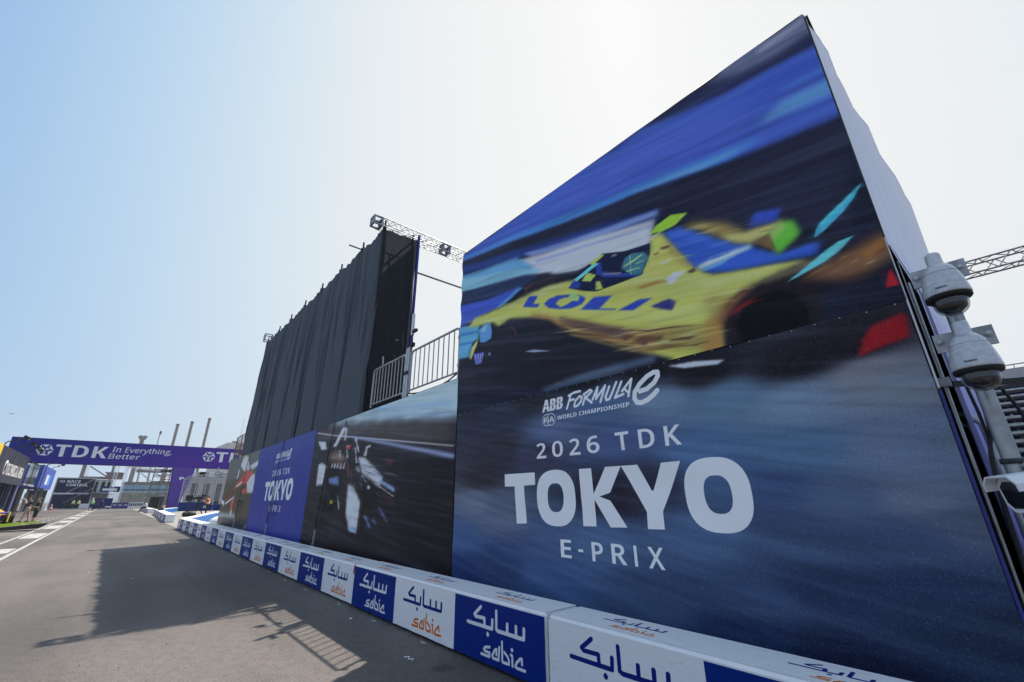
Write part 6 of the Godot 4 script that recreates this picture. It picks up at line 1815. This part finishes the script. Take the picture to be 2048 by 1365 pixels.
func build_camera_pole() -> void:
	var foot := Vector3(3.2, 0, -0.022)
	var top := Vector3(3.2, 2.50, -0.008)
	var o := thing("camera_pole", "grey steel pole carrying cameras beside the tall hoarding's near end", "pole", foot)
	var st := begin()
	tube(st, Vector3.ZERO, top - foot, 0.034, 0.034, 20)
	put(o, "shaft", done(st), M.steel)
	st = begin()
	lathe(st, top - foot, [Vector2(0.036, -0.01), Vector2(0.036, 0.006), Vector2(0.0, 0.012)], 16)
	put(o, "cap", done(st), M.rubber)
	boxp(o, "base_plate", Vector3(0, 0.008, 0), Vector3(0.13, 0.016, 0.2), M.steel)
	for y in [1.50, 1.40]:
		st = begin()
		var c: Vector3 = (top - foot) * (y / 2.50)
		lathe(st, c, [Vector2(0.036, -0.012), Vector2(0.042, -0.012), Vector2(0.042, 0.012), Vector2(0.036, 0.012)], 16)
		put(o, "band_clamp", done(st), M.dark_steel)
	var at_y := func(y: float) -> Vector3: return foot.lerp(top, y / 2.50)
	dome_camera("upper grey dome camera on the pole", Vector3(2.95, 2.29, -0.005), at_y.call(2.47))
	dome_camera("lower grey dome camera on the pole", Vector3(2.95, 1.905, -0.005), at_y.call(2.08))
	# bullet camera in a white weather housing
	var b := thing("housing_camera", "white weatherproof box camera at the right picture edge", "camera", Vector3(3.04, 1.365, 0.055))
	b.scale = Vector3.ONE * 1.7
	var d := Vector3(-0.62, -0.14, -0.78).normalized()
	var r := d.cross(Vector3.UP).normalized()
	var u := r.cross(d)
	var fr := Basis(r, u, -d)
	var sec := func(w: float, hgt: float) -> PackedVector2Array:
		return PackedVector2Array([Vector2(-w, -hgt * 0.55), Vector2(-w * 0.7, -hgt), Vector2(w * 0.7, -hgt), Vector2(w, -hgt * 0.55), Vector2(w, hgt * 0.6), Vector2(w * 0.62, hgt), Vector2(-w * 0.62, hgt), Vector2(-w, hgt * 0.6)])
	st = begin()
	prism(st, sec.call(0.045, 0.043), d * 0.07, r, u, -d * 0.31)
	put(b, "housing", done(st), M.white)
	st = begin()
	prism(st, PackedVector2Array([Vector2(-0.050, 0.012), Vector2(-0.050, 0.030), Vector2(-0.032, 0.050), Vector2(0.032, 0.050), Vector2(0.050, 0.030), Vector2(0.050, 0.012), Vector2(0.046, 0.012), Vector2(0.046, 0.028), Vector2(0.030, 0.046), Vector2(-0.030, 0.046), Vector2(-0.046, 0.028), Vector2(-0.046, 0.012)]), d * 0.098, r, u, -d * 0.34)
	put(b, "sun_shield", done(st), M.white)
	st = begin()
	prism(st, sec.call(0.036, 0.033), d * 0.0725, r, u, -d * 0.004)
	put(b, "window", done(st), paint(Color(0.02, 0.022, 0.028), 0.08))
	boxp(b, "bracket", Vector3(0.05, 0.055, 0.07), Vector3(0.05, 0.03, 0.05), M.steel, fr)
	tubep(b, "bracket_arm", Vector3(0.05, 0.06, 0.06), (at_y.call(1.48) - b.position) / 1.7, 0.012, M.steel)
	pathp(b, "cable", [-d * 0.2, -d * 0.26 + Vector3(0.03, -0.08, 0), Vector3(0.12, -0.35, 0.06), Vector3(0.2, -0.7, 0.02)], 0.008, M.black)
	# cables taped to the pole
	var labels := ["thin black cable hanging left of the pole", "second black cable crossing below the lower dome camera", "black cable curling behind the pole at right edge"]
	var runs := [[Vector3(3.30, 1.90, -0.07), Vector3(3.31, 1.76, -0.063), Vector3(3.32, 1.62, -0.062), Vector3(3.33, 1.36, -0.10), Vector3(3.34, 0.6, -0.13), Vector3(3.34, 0.0, -0.14)], [Vector3(3.24, 2.02, -0.02), Vector3(3.28, 1.80, -0.035), Vector3(3.31, 1.64, -0.05), Vector3(3.30, 1.45, -0.09), Vector3(3.31, 0.7, -0.12), Vector3(3.3, 0.0, -0.13)], [Vector3(3.30, 1.86, 0.05), Vector3(3.34, 1.70, 0.085), Vector3(3.36, 1.52, 0.05), Vector3(3.35, 1.3, -0.02), Vector3(3.36, 0.6, -0.04), Vector3(3.36, 0.0, -0.03)]]
	for k in 3:
		var c := thing("camera_cable", labels[k], "cable", Vector3(runs[k][5]), "black cables round the camera pole")
		var pts := []
		for p in runs[k]:
			pts.append(p - c.position)
		pathp(c, "cable", smooth(pts), 0.0075, M.black)
	# bent tubes of a barrier parked behind the pole
	var t := thing("parked_barrier", "bent galvanised barrier tubes behind the camera pole", "barrier", Vector3(3.7, 0, -0.05))
	pathp(t, "outer_tube", smooth([Vector3(-0.05, 1.83, -0.17), Vector3(-0.01, 1.80, -0.09), Vector3(0.0, 1.755, -0.035), Vector3(0.0, 1.69, -0.022), Vector3(0.0, 1.40, -0.02), Vector3(0.0, 0.02, -0.02)]), 0.017, M.galv, 8)
	pathp(t, "inner_tube", smooth([Vector3(-0.06, 1.77, -0.16), Vector3(-0.03, 1.74, -0.10), Vector3(-0.02, 1.68, -0.07), Vector3(-0.02, 1.3, -0.062), Vector3(-0.02, 0.02, -0.06)]), 0.011, M.galv, 8)
	tubep(t, "cross_tube", Vector3(-0.2, 0.84, -0.12), Vector3(0.5, 0.80, 0.15), 0.016, M.galv)
	tubep(t, "cross_tube", Vector3(-0.2, 0.56, -0.12), Vector3(0.5, 0.52, 0.15), 0.016, M.galv)
	var s := thing("black_strap", "wide black strap from the frame clamp past the pole", "strap", Vector3(3.42, 1.955, -0.14))
	boxp(s, "webbing", Vector3(0.2, 0.0, 0.16), Vector3(0.004, 0.036, 0.62), M.black, Basis(Vector3.UP, 0.66))
	boxp(s, "ratchet", Vector3(0, 0, -0.01), Vector3(0.05, 0.05, 0.05), M.galv)
	var e := thing("green_case", "dull green equipment case inside the hoarding's open side", "case", Vector3(3.62, 0.0, -0.26))
	put(e, "shell", chamfered(Vector3(0, 0.42, 0), Vector3(0.3, 0.84, 0.16), 0.02), noisy(Color(0.20, 0.28, 0.22), 0.2, 3.0, 0.6, 0.0, 73))
	boxp(e, "lid_rim", Vector3(-0.002, 0.70, 0.0), Vector3(0.31, 0.02, 0.17), M.dark_steel)

func smooth(pts: Array) -> Array:
	var c := Curve3D.new()
	for k in pts.size():
		var t := Vector3.ZERO
		if k > 0 and k < pts.size() - 1:
			t = ((pts[k + 1] as Vector3) - (pts[k - 1] as Vector3)) * 0.16
		c.add_point(pts[k], -t, t)
	var r := []
	for p in c.tessellate(3, 6.0):
		r.append(p)
	return r

func build_right_background() -> void:
	box_truss("side_truss", "grey lattice truss against the sky right of the dome cameras", Vector3(10.0, 4.93, -1.4), Vector3(10.0, 4.90, 4.2), 0.11, 0.016, 30, "", M.steel)
	var o := thing("grandstand", "grey and blue grandstand benches at the right picture edge", "grandstand", Vector3(16, 0, 0.6))
	for k in 11:
		var y := 4.05 - k * 0.19
		var x := -k * 0.30
		boxp(o, "bench", Vector3(x, y, 0), Vector3(0.26, 0.045, 9.0), M.galv)
		boxp(o, "blue_riser", Vector3(x + 0.16, y - 0.07, 0), Vector3(0.03, 0.07, 9.0), M.deep_blue)
		boxp(o, "footboard", Vector3(x - 0.14, y - 0.15, 0), Vector3(0.2, 0.03, 9.0), M.grey)
	for k in 10:
		var z := -4.0 + k * 0.9
		tubep(o, "raker", Vector3(0.3, 4.1, z), Vector3(-3.3, 1.85, z), 0.022, M.galv, 6)
		tubep(o, "standard", Vector3(0.4, 0, z), Vector3(0.4, 4.6, z), 0.03, M.galv, 6)
		tubep(o, "standard", Vector3(-1.6, 0, z), Vector3(-1.6, 3.0, z), 0.03, M.galv, 6)
	boxp(o, "back_board", Vector3(0.34, 4.22, 0), Vector3(0.04, 0.26, 9.0), M.pale_grey)
	tubep(o, "top_rail", Vector3(0.4, 4.46, -4.5), Vector3(0.4, 4.46, 4.5), 0.02, M.galv, 6)
	for k in 44:
		tubep(o, "baluster", Vector3(0.4, 4.34, -4.4 + k * 0.2), Vector3(0.4, 4.46, -4.4 + k * 0.2), 0.008, M.galv, 4)
	boxp(o, "rear_cladding", Vector3(0.6, 2.1, 0), Vector3(0.05, 4.2, 9.0), M.grey)

# ------------------------------------------------------------------ people
# bones: [from, to, radius, radius, colour]; one skin is drawn round all of them
func skinned(bones: Array, cell: float, blend: float) -> ArrayMesh:
	var lo := Vector3(INF, INF, INF)
	var hi := -lo
	for b in bones:
		for q in 2:
			var r := Vector3.ONE * (maxf(b[2], b[3]) + cell * 3)
			lo = lo.min(b[q] - r)
			hi = hi.max(b[q] + r)
	var nx := ceili((hi.x - lo.x) / cell) + 1
	var ny := ceili((hi.y - lo.y) / cell) + 1
	var nz := ceili((hi.z - lo.z) / cell) + 1
	var field := PackedFloat32Array()
	field.resize(nx * ny * nz)
	field.fill(9.0)
	var near := PackedFloat32Array()
	near.resize(nx * ny * nz)
	near.fill(9.0)
	var who := PackedInt32Array()
	who.resize(nx * ny * nz)
	for bi in bones.size():
		var b: Array = bones[bi]
		var a: Vector3 = b[0]
		var ab: Vector3 = b[1] - a
		var len2 := maxf(ab.length_squared(), 1e-6)
		var m := Vector3.ONE * (maxf(b[2], b[3]) + cell * 2.5)
		var p0: Vector3 = (a.min(b[1]) - m - lo) / cell
		var p1: Vector3 = (a.max(b[1]) + m - lo) / cell
		for z in range(maxi(0, floori(p0.z)), mini(nz, ceili(p1.z) + 1)):
			for y in range(maxi(0, floori(p0.y)), mini(ny, ceili(p1.y) + 1)):
				for x in range(maxi(0, floori(p0.x)), mini(nx, ceili(p1.x) + 1)):
					var p := lo + Vector3(x, y, z) * cell
					var t := clampf((p - a).dot(ab) / len2, 0, 1)
					var d := p.distance_to(a + ab * t) - lerpf(b[2], b[3], t)
					var i := (z * ny + y) * nx + x
					if d < near[i]:
						near[i] = d
						who[i] = bi
					var f := field[i]
					var h := maxf(blend - absf(f - d), 0.0) / blend
					field[i] = minf(f, d) - h * h * blend * 0.25
	var st := SurfaceTool.new()
	st.begin(Mesh.PRIMITIVE_TRIANGLES)
	st.set_smooth_group(0)
	var index := {}
	var corners := [0, 1, nx, nx + 1, nx * ny, nx * ny + 1, nx * ny + nx, nx * ny + nx + 1]
	var edges := [[0, 1], [2, 3], [4, 5], [6, 7], [0, 2], [1, 3], [4, 6], [5, 7], [0, 4], [1, 5], [2, 6], [3, 7]]
	var count := 0
	for z in nz - 1:
		for y in ny - 1:
			for x in nx - 1:
				var i := (z * ny + y) * nx + x
				if absf(field[i]) > cell * 2.0:
					continue
				var mask := 0
				for k in 8:
					if field[i + corners[k]] < 0.0:
						mask |= 1 << k
				if mask == 0 or mask == 255:
					continue
				var c := Vector3.ZERO
				var n := 0
				for e in edges:
					var fa := field[i + corners[e[0]]]
					var fb := field[i + corners[e[1]]]
					if (fa < 0.0) != (fb < 0.0):
						var t := fa / (fa - fb)
						var va := Vector3(e[0] & 1, (e[0] >> 1) & 1, e[0] >> 2)
						var vb := Vector3(e[1] & 1, (e[1] >> 1) & 1, e[1] >> 2)
						c += va.lerp(vb, t)
						n += 1
				c /= n
				index[i] = count
				count += 1
				var best := i
				for k in 8:
					if near[i + corners[k]] < near[best]:
						best = i + corners[k]
				st.set_color(bones[who[best]][4])
				st.add_vertex(lo + (Vector3(x, y, z) + c) * cell)
	var steps := [1, nx, nx * ny]
	for i in index:
		for ax in 3:
			var u: int = steps[(ax + 1) % 3]
			var v: int = steps[(ax + 2) % 3]
			var f0 := field[i]
			var f1 := field[i + steps[ax]]
			if (f0 < 0.0) != (f1 < 0.0) and index.has(i - u) and index.has(i - v) and index.has(i - u - v):
				var q := [index[i - u - v], index[i - v], index[i], index[i - u]]
				if f0 < 0.0:
					q.reverse()
				for w in [0, 1, 2, 0, 2, 3]:
					st.add_index(q[w])
	st.generate_normals()
	return st.commit()

# cfg: h height, top/legs/sleeve/shoe/hair/hat colours, bare legs and arms, hands, feet; faces -z
func person(label: String, at: Vector3, turn: float, cfg: Dictionary, group := "") -> Node3D:
	var o := thing("person", label, "person", at, group, turn)
	var k: float = cfg.h / 1.75
	var skin := Color(0.46, 0.27, 0.18)
	var top: Color = cfg.top
	var legs: Color = cfg.legs
	var shoe: Color = cfg.get("shoe", Color(0.03, 0.03, 0.03))
	var hair: Color = cfg.get("hair", Color(0.03, 0.02, 0.015))
	var hip: Vector3 = cfg.get("hip", Vector3(0, 0.93, 0))
	var chest: Vector3 = cfg.get("chest", hip + Vector3(0, 0.40, 0.0))
	var neck := chest + Vector3(0, 0.13, 0.0)
	var head: Vector3 = cfg.get("head", neck + Vector3(0, 0.19, -0.03))
	var b := []
	b.append([hip + Vector3(-0.06, 0.0, 0), hip + Vector3(0.06, 0.0, 0), 0.125, 0.125, legs])
	b.append([hip + Vector3(0, 0.12, 0), chest, 0.125, 0.15, top])
	b.append([chest + Vector3(-0.12, 0.03, 0), chest + Vector3(0.12, 0.03, 0), 0.095, 0.095, top])
	b.append([neck + Vector3(0, -0.05, 0), head + Vector3(0, -0.06, 0.01), 0.056, 0.052, skin])
	b.append([head + Vector3(0, 0.03, 0.015), head + Vector3(0, -0.05, -0.02), 0.092, 0.068, skin])
	b.append([head + Vector3(0, 0.0, -0.098), head + Vector3(0, -0.025, -0.105), 0.014, 0.018, skin])
	b.append([head + Vector3(0, 0.055, 0.03), head + Vector3(0, 0.0, 0.05), 0.092, 0.078, cfg.get("hat", hair)])
	if cfg.has("hat"):
		b.append([head + Vector3(0, 0.075, -0.03), head + Vector3(0, 0.07, -0.11), 0.075, 0.03, cfg.hat])
	if cfg.get("long_hair", false):
		b.append([head + Vector3(0, 0.02, 0.06), head + Vector3(0, -0.16, 0.08), 0.08, 0.05, hair])
	var hands: Array = cfg.hands
	for s in 2:
		var sg := -1.0 if s == 0 else 1.0
		var sh := chest + Vector3(sg * 0.185, 0.05, 0)
		var hand: Vector3 = hands[s]
		var el: Vector3 = cfg.elbows[s]
		var slv: Color = cfg.get("sleeve", top)
		var mid := sh.lerp(el, 0.65)
		b.append([sh, mid, 0.062, 0.052, slv])
		b.append([mid, el, 0.048, 0.042, slv if cfg.get("long_sleeves", false) else skin])
		b.append([el, hand, 0.042, 0.030, slv if cfg.get("long_sleeves", false) else skin])
		var fd := (hand - el).normalized()
		b.append([hand, hand + fd * 0.07, 0.032, 0.030, skin])
		var knee: Vector3 = cfg.knees[s]
		var foot: Vector3 = cfg.feet[s]
		var hj := hip + Vector3(sg * 0.095, -0.03, 0)
		b.append([hj, hj.lerp(knee, 0.8), 0.10, 0.075, legs])
		b.append([hj.lerp(knee, 0.8), knee, 0.068, 0.056, skin if cfg.get("bare_legs", false) else legs])
		var calf := knee.lerp(foot, 0.35)
		b.append([knee, calf, 0.054, 0.056, skin if cfg.get("bare_legs", false) else legs])
		b.append([calf, foot, 0.054, 0.036, skin if cfg.get("bare_legs", false) else legs])
		var toe: Vector3 = cfg.get("toe", Vector3(0, -0.03, -0.15))
		b.append([foot + Vector3(0, -0.04, 0.03), foot + toe, 0.042, 0.036, shoe])
	if cfg.has("vest"):
		b.append([hip + Vector3(0, 0.14, 0), chest + Vector3(0, 0.02, 0), 0.150, 0.168, cfg.vest])
		b.append([chest + Vector3(-0.10, 0.04, 0), chest + Vector3(0.10, 0.04, 0), 0.104, 0.104, cfg.vest])
		b.append([hip + Vector3(0, 0.20, 0), hip + Vector3(0, 0.215, 0), 0.158, 0.158, Color(0.6, 0.6, 0.55)])
	var m := skinned(b, 0.022, 0.05)
	# fingers: four and a thumb, curled a little
	var st := SurfaceTool.new()
	st.begin(Mesh.PRIMITIVE_TRIANGLES)
	st.set_color(skin)
	for s in 2:
		var hand: Vector3 = hands[s]
		var fd: Vector3 = (hand - (cfg.elbows[s] as Vector3)).normalized()
		var side := fd.cross(Vector3.UP if absf(fd.y) < 0.8 else Vector3.FORWARD).normalized()
		var down := side.cross(fd)
		for f in 4:
			var root := hand + fd * 0.085 + side * (-0.024 + 0.016 * f)
			var mid: Vector3 = root + fd * [0.036, 0.042, 0.040, 0.030][f] + down * 0.008
			st.set_color(skin)
			tube(st, root, mid, 0.0095, 0.0085, 6)
			tube(st, mid, mid + fd * 0.022 + down * 0.020, 0.0085, 0.007, 6)
		var tr := hand + fd * 0.03 + side * 0.030
		tube(st, tr, tr + fd * 0.035 + side * 0.028, 0.011, 0.009, 6)
	st.generate_normals()
	st.append_from(m, 0, Transform3D())
	var vm := StandardMaterial3D.new()
	vm.vertex_color_use_as_albedo = true
	vm.roughness = 0.75
	var body := put(o, "body", st.commit(), vm)
	body.scale = Vector3.ONE * k
	return o

func build_people() -> void:
	var stand_k := [Vector3(-0.10, 0.50, -0.02), Vector3(0.10, 0.50, -0.02)]
	var stand_f := [Vector3(-0.11, 0.08, 0.0), Vector3(0.12, 0.08, -0.03)]
	var hang_e := [Vector3(-0.25, 1.12, 0.05), Vector3(0.25, 1.12, 0.05)]
	var hang_h := [Vector3(-0.27, 0.88, -0.04), Vector3(0.27, 0.88, -0.04)]
	person("person in black T-shirt and black shorts looking down at a phone", Vector3(-3.62, 0, -41.0), 1.9, {"h": 1.62, "top": Color(0.012, 0.012, 0.014), "legs": Color(0.012, 0.012, 0.014), "hair": Color(0.035, 0.018, 0.012), "long_hair": false, "bare_legs": true, "elbows": [Vector3(-0.24, 1.12, -0.05), Vector3(0.24, 1.12, -0.05)], "hands": [Vector3(-0.05, 1.20, -0.30), Vector3(0.07, 1.20, -0.28)], "knees": stand_k, "feet": stand_f, "shoe": Color(0.5, 0.5, 0.5)})
	var ph := thing("phone", "pale phone held by the person in black", "phone", Vector3(-3.96, 1.14, -40.9))
	put(ph, "case", chamfered(Vector3.ZERO, Vector3(0.03, 0.14, 0.08), 0.006), M.pale_grey)
	person("person in dark shirt and beige shorts photographing the racing car", Vector3(-4.75, 0, -48.6), 1.5, {"h": 1.76, "top": Color(0.022, 0.026, 0.034), "legs": Color(0.33, 0.25, 0.19), "bare_legs": true, "elbows": [Vector3(-0.30, 1.28, -0.16), Vector3(0.30, 1.28, -0.16)], "hands": [Vector3(-0.09, 1.50, -0.28), Vector3(0.09, 1.50, -0.28)], "knees": [Vector3(-0.14, 0.50, -0.10), Vector3(0.12, 0.50, 0.08)], "feet": [Vector3(-0.15, 0.08, -0.16), Vector3(0.14, 0.08, 0.16)], "shoe": Color(0.03, 0.03, 0.03), "hat": Color(0.015, 0.015, 0.02)})
	var cp := thing("photo_camera", "pale photo camera held up by the person in beige shorts", "camera", Vector3(-5.13, 1.56, -48.6))
	put(cp, "body", chamfered(Vector3.ZERO, Vector3(0.09, 0.11, 0.15), 0.012), M.pale_grey)
	var st := begin()
	tube(st, Vector3(-0.04, 0, 0), Vector3(-0.16, 0, 0), 0.045, 0.05, 12)
	put(cp, "lens", done(st), M.pale_grey)
	person("worker in white helmet and lime vest walking on the white blocks", Vector3(-2.94, 0, -101.9), 0.4, {"h": 1.82, "top": Color(0.45, 0.46, 0.47), "long_sleeves": true, "legs": Color(0.015, 0.02, 0.035), "vest": Color(0.28, 0.72, 0.12), "hat": Color(0.8, 0.8, 0.8), "elbows": hang_e, "hands": hang_h, "knees": [Vector3(-0.11, 0.51, -0.14), Vector3(0.11, 0.50, 0.02)], "feet": [Vector3(-0.12, 0.09, -0.22), Vector3(0.12, 0.10, 0.24)]})
	person("person dressed in navy walking right of the lime vest", Vector3(-1.88, 0, -109.0), 0.2, {"h": 1.78, "top": Color(0.02, 0.025, 0.07), "long_sleeves": true, "legs": Color(0.012, 0.014, 0.03), "elbows": hang_e, "hands": hang_h, "knees": [Vector3(-0.11, 0.51, -0.10), Vector3(0.11, 0.50, 0.02)], "feet": [Vector3(-0.12, 0.08, -0.15), Vector3(0.12, 0.09, 0.2)]})
	var yv := Color(0.62, 0.66, 0.12)
	person("left of two workers in yellow vests before the dark blue cabin", Vector3(-6.45, 0, -126.5), 2.8, {"h": 1.74, "top": Color(0.4, 0.4, 0.4), "long_sleeves": true, "legs": Color(0.015, 0.015, 0.02), "vest": yv, "elbows": hang_e, "hands": hang_h, "knees": stand_k, "feet": stand_f}, "workers in yellow vests")
	person("right of two workers in yellow vests before the dark blue cabin", Vector3(-5.65, 0, -126.3), 3.4, {"h": 1.72, "top": Color(0.5, 0.5, 0.5), "long_sleeves": true, "legs": Color(0.03, 0.03, 0.035), "vest": yv, "elbows": hang_e, "hands": hang_h, "knees": stand_k, "feet": stand_f}, "workers in yellow vests")
	person("person in pale shirt and black trousers sitting on a far wrapped block", Vector3(3.25, 0, -79.3), 1.35, {"h": 1.74, "top": Color(0.5, 0.52, 0.58), "long_sleeves": true, "legs": Color(0.01, 0.01, 0.012), "hip": Vector3(0, 0.62, -0.05), "chest": Vector3(0, 1.0, -0.12), "head": Vector3(0, 1.30, -0.2), "elbows": [Vector3(-0.24, 0.80, -0.20), Vector3(0.24, 0.80, -0.20)], "hands": [Vector3(-0.12, 0.72, -0.44), Vector3(0.12, 0.72, -0.44)], "knees": [Vector3(-0.12, 0.60, -0.46), Vector3(0.12, 0.56, -0.48)], "feet": [Vector3(-0.12, 0.12, -0.62), Vector3(0.13, 0.10, -0.74)]})
	person("camera operator in an orange vest facing left behind a television camera", Vector3(6.85, 0, -53.5), 1.45, {"h": 1.82, "top": Color(0.015, 0.015, 0.018), "long_sleeves": false, "legs": Color(0.012, 0.012, 0.014), "vest": Color(0.86, 0.20, 0.04), "hat": Color(0.012, 0.012, 0.014), "chest": Vector3(0, 1.32, -0.06), "elbows": [Vector3(-0.28, 1.20, -0.25), Vector3(0.28, 1.20, -0.25)], "hands": [Vector3(-0.12, 1.42, -0.50), Vector3(0.12, 1.38, -0.50)], "knees": stand_k, "feet": stand_f})

# ------------------------------------------------------------------ small things
func build_small_things() -> void:
	var o := thing("television_camera", "black television camera on a heavy tripod before the orange vest", "camera", Vector3(6.05, 0, -53.4))
	boxp(o, "body", Vector3(0, 1.62, 0), Vector3(0.62, 0.26, 0.22), M.black)
	boxp(o, "viewfinder", Vector3(0.3, 1.86, 0), Vector3(0.22, 0.18, 0.2), M.black)
	boxp(o, "handle", Vector3(0.0, 1.82, 0), Vector3(0.4, 0.05, 0.06), M.dark_steel)
	var st := begin()
	tube(st, Vector3(-0.3, 1.62, 0), Vector3(-0.75, 1.62, 0), 0.11, 0.14, 14)
	put(o, "lens", done(st), M.dark_steel)
	boxp(o, "tripod_head", Vector3(0, 1.38, 0), Vector3(0.22, 0.2, 0.22), M.dark_steel)
	for k in 3:
		var a := TAU * k / 3 + 0.4
		tubep(o, "leg", Vector3(0, 1.3, 0), Vector3(cos(a) * 0.55, 0.02, sin(a) * 0.55), 0.045, M.black)
		boxp(o, "spreader", Vector3(cos(a) * 0.25, 0.5, sin(a) * 0.25), Vector3(0.5, 0.04, 0.04), M.dark_steel, Basis(Vector3.UP, -a))
	var m := thing("monitor_stand", "black monitor on a thin stand left of the television camera", "monitor", Vector3(5.2, 0, -53.0))
	boxp(m, "screen", Vector3(0, 1.62, 0), Vector3(0.55, 0.5, 0.08), M.black)
	tubep(m, "pole", Vector3(0, 0.1, 0), Vector3(0, 1.4, 0), 0.03, M.dark_steel)
	for k in 3:
		var a := TAU * k / 3
		tubep(m, "foot", Vector3(0, 0.5, 0), Vector3(cos(a) * 0.4, 0.02, sin(a) * 0.4), 0.025, M.dark_steel)
	var g := thing("equipment_bag", "black equipment bag on the ground below the monitor", "bag", Vector3(5.35, 0, -51.6))
	put(g, "sack", skinned([[Vector3(-0.35, 0.22, 0), Vector3(0.35, 0.2, 0.05), 0.22, 0.18, Color(0.01, 0.01, 0.012)], [Vector3(-0.1, 0.35, 0), Vector3(0.2, 0.38, 0), 0.15, 0.1, Color(0.01, 0.01, 0.012)]], 0.05, 0.08), M.black)
	pathp(g, "strap", [Vector3(-0.3, 0.38, 0), Vector3(-0.1, 0.62, 0.02), Vector3(0.2, 0.58, 0.02), Vector3(0.3, 0.36, 0)], 0.02, M.dark_steel)
	var r := thing("rolled_tarpaulin", "rolled pale tarpaulin behind the barrier at the grey banner's far edge", "tarpaulin", Vector3(4.25, 0, -27.5))
	put(r, "roll", skinned([[Vector3(-0.25, 0.3, 0), Vector3(0.5, 0.3, 0.2), 0.27, 0.29, Color(1, 1, 1)], [Vector3(-0.1, 0.42, 0), Vector3(0.3, 0.46, 0.1), 0.2, 0.16, Color(1, 1, 1)]], 0.05, 0.1), M.white)
	tubep(r, "strap", Vector3(0.05, 0.02, 0.40), Vector3(0.05, 0.5, 0.38), 0.012, M.dark_steel)
	var bx2 := thing("small_dark_box", "small dark box lying on the far row of blocks", "box", Vector3(3.5, 0.512, -57.5))
	put(bx2, "case", chamfered(Vector3(0, 0.13, 0), Vector3(0.4, 0.26, 1.2), 0.03), M.dark_steel)
	boxp(bx2, "handle", Vector3(0, 0.28, 0), Vector3(0.05, 0.05, 0.5), M.black)
	# litter on the lane
	var s := thing("paper_scrap", "curled white thread of litter on the lane before the white panel", "litter", Vector3(2.30, 0.004, -4.05))
	pathp(s, "curl", smooth([Vector3(-0.02, 0.006, -0.07), Vector3(0.01, 0.012, -0.03), Vector3(-0.015, 0.006, 0.0), Vector3(0.012, 0.01, 0.035), Vector3(-0.005, 0.006, 0.06)]), 0.004, M.white)
	var spots := [[-0.1, -12.9], [2.0, -9.6], [-1.2, -3.6], [0.55, -11.4], [2.45, -5.8]]
	for k in 5:
		var p := thing("paper_scrap", ["white speck of litter in the tower's shadow", "reddish speck of litter right of the tower's shadow", "dark speck of litter in the near sunlight", "pale speck of litter in mid shadow", "pale scrap by the foot of the wrapped blocks"][k], "litter", Vector3(spots[k][0], 0.002, spots[k][1]))
		st = begin()
		var q := PackedVector2Array()
		for w in 6:
			q.append(Vector2(cos(TAU * w / 6), sin(TAU * w / 6)) * rng.randf_range(0.012, 0.03))
		prism(st, q, Vector3.ZERO, Vector3.RIGHT, Vector3.BACK, Vector3(0, 0.006, 0))
		put(p, "scrap", done(st), [M.white, M.rust, M.black, M.pale_grey, M.white][k])
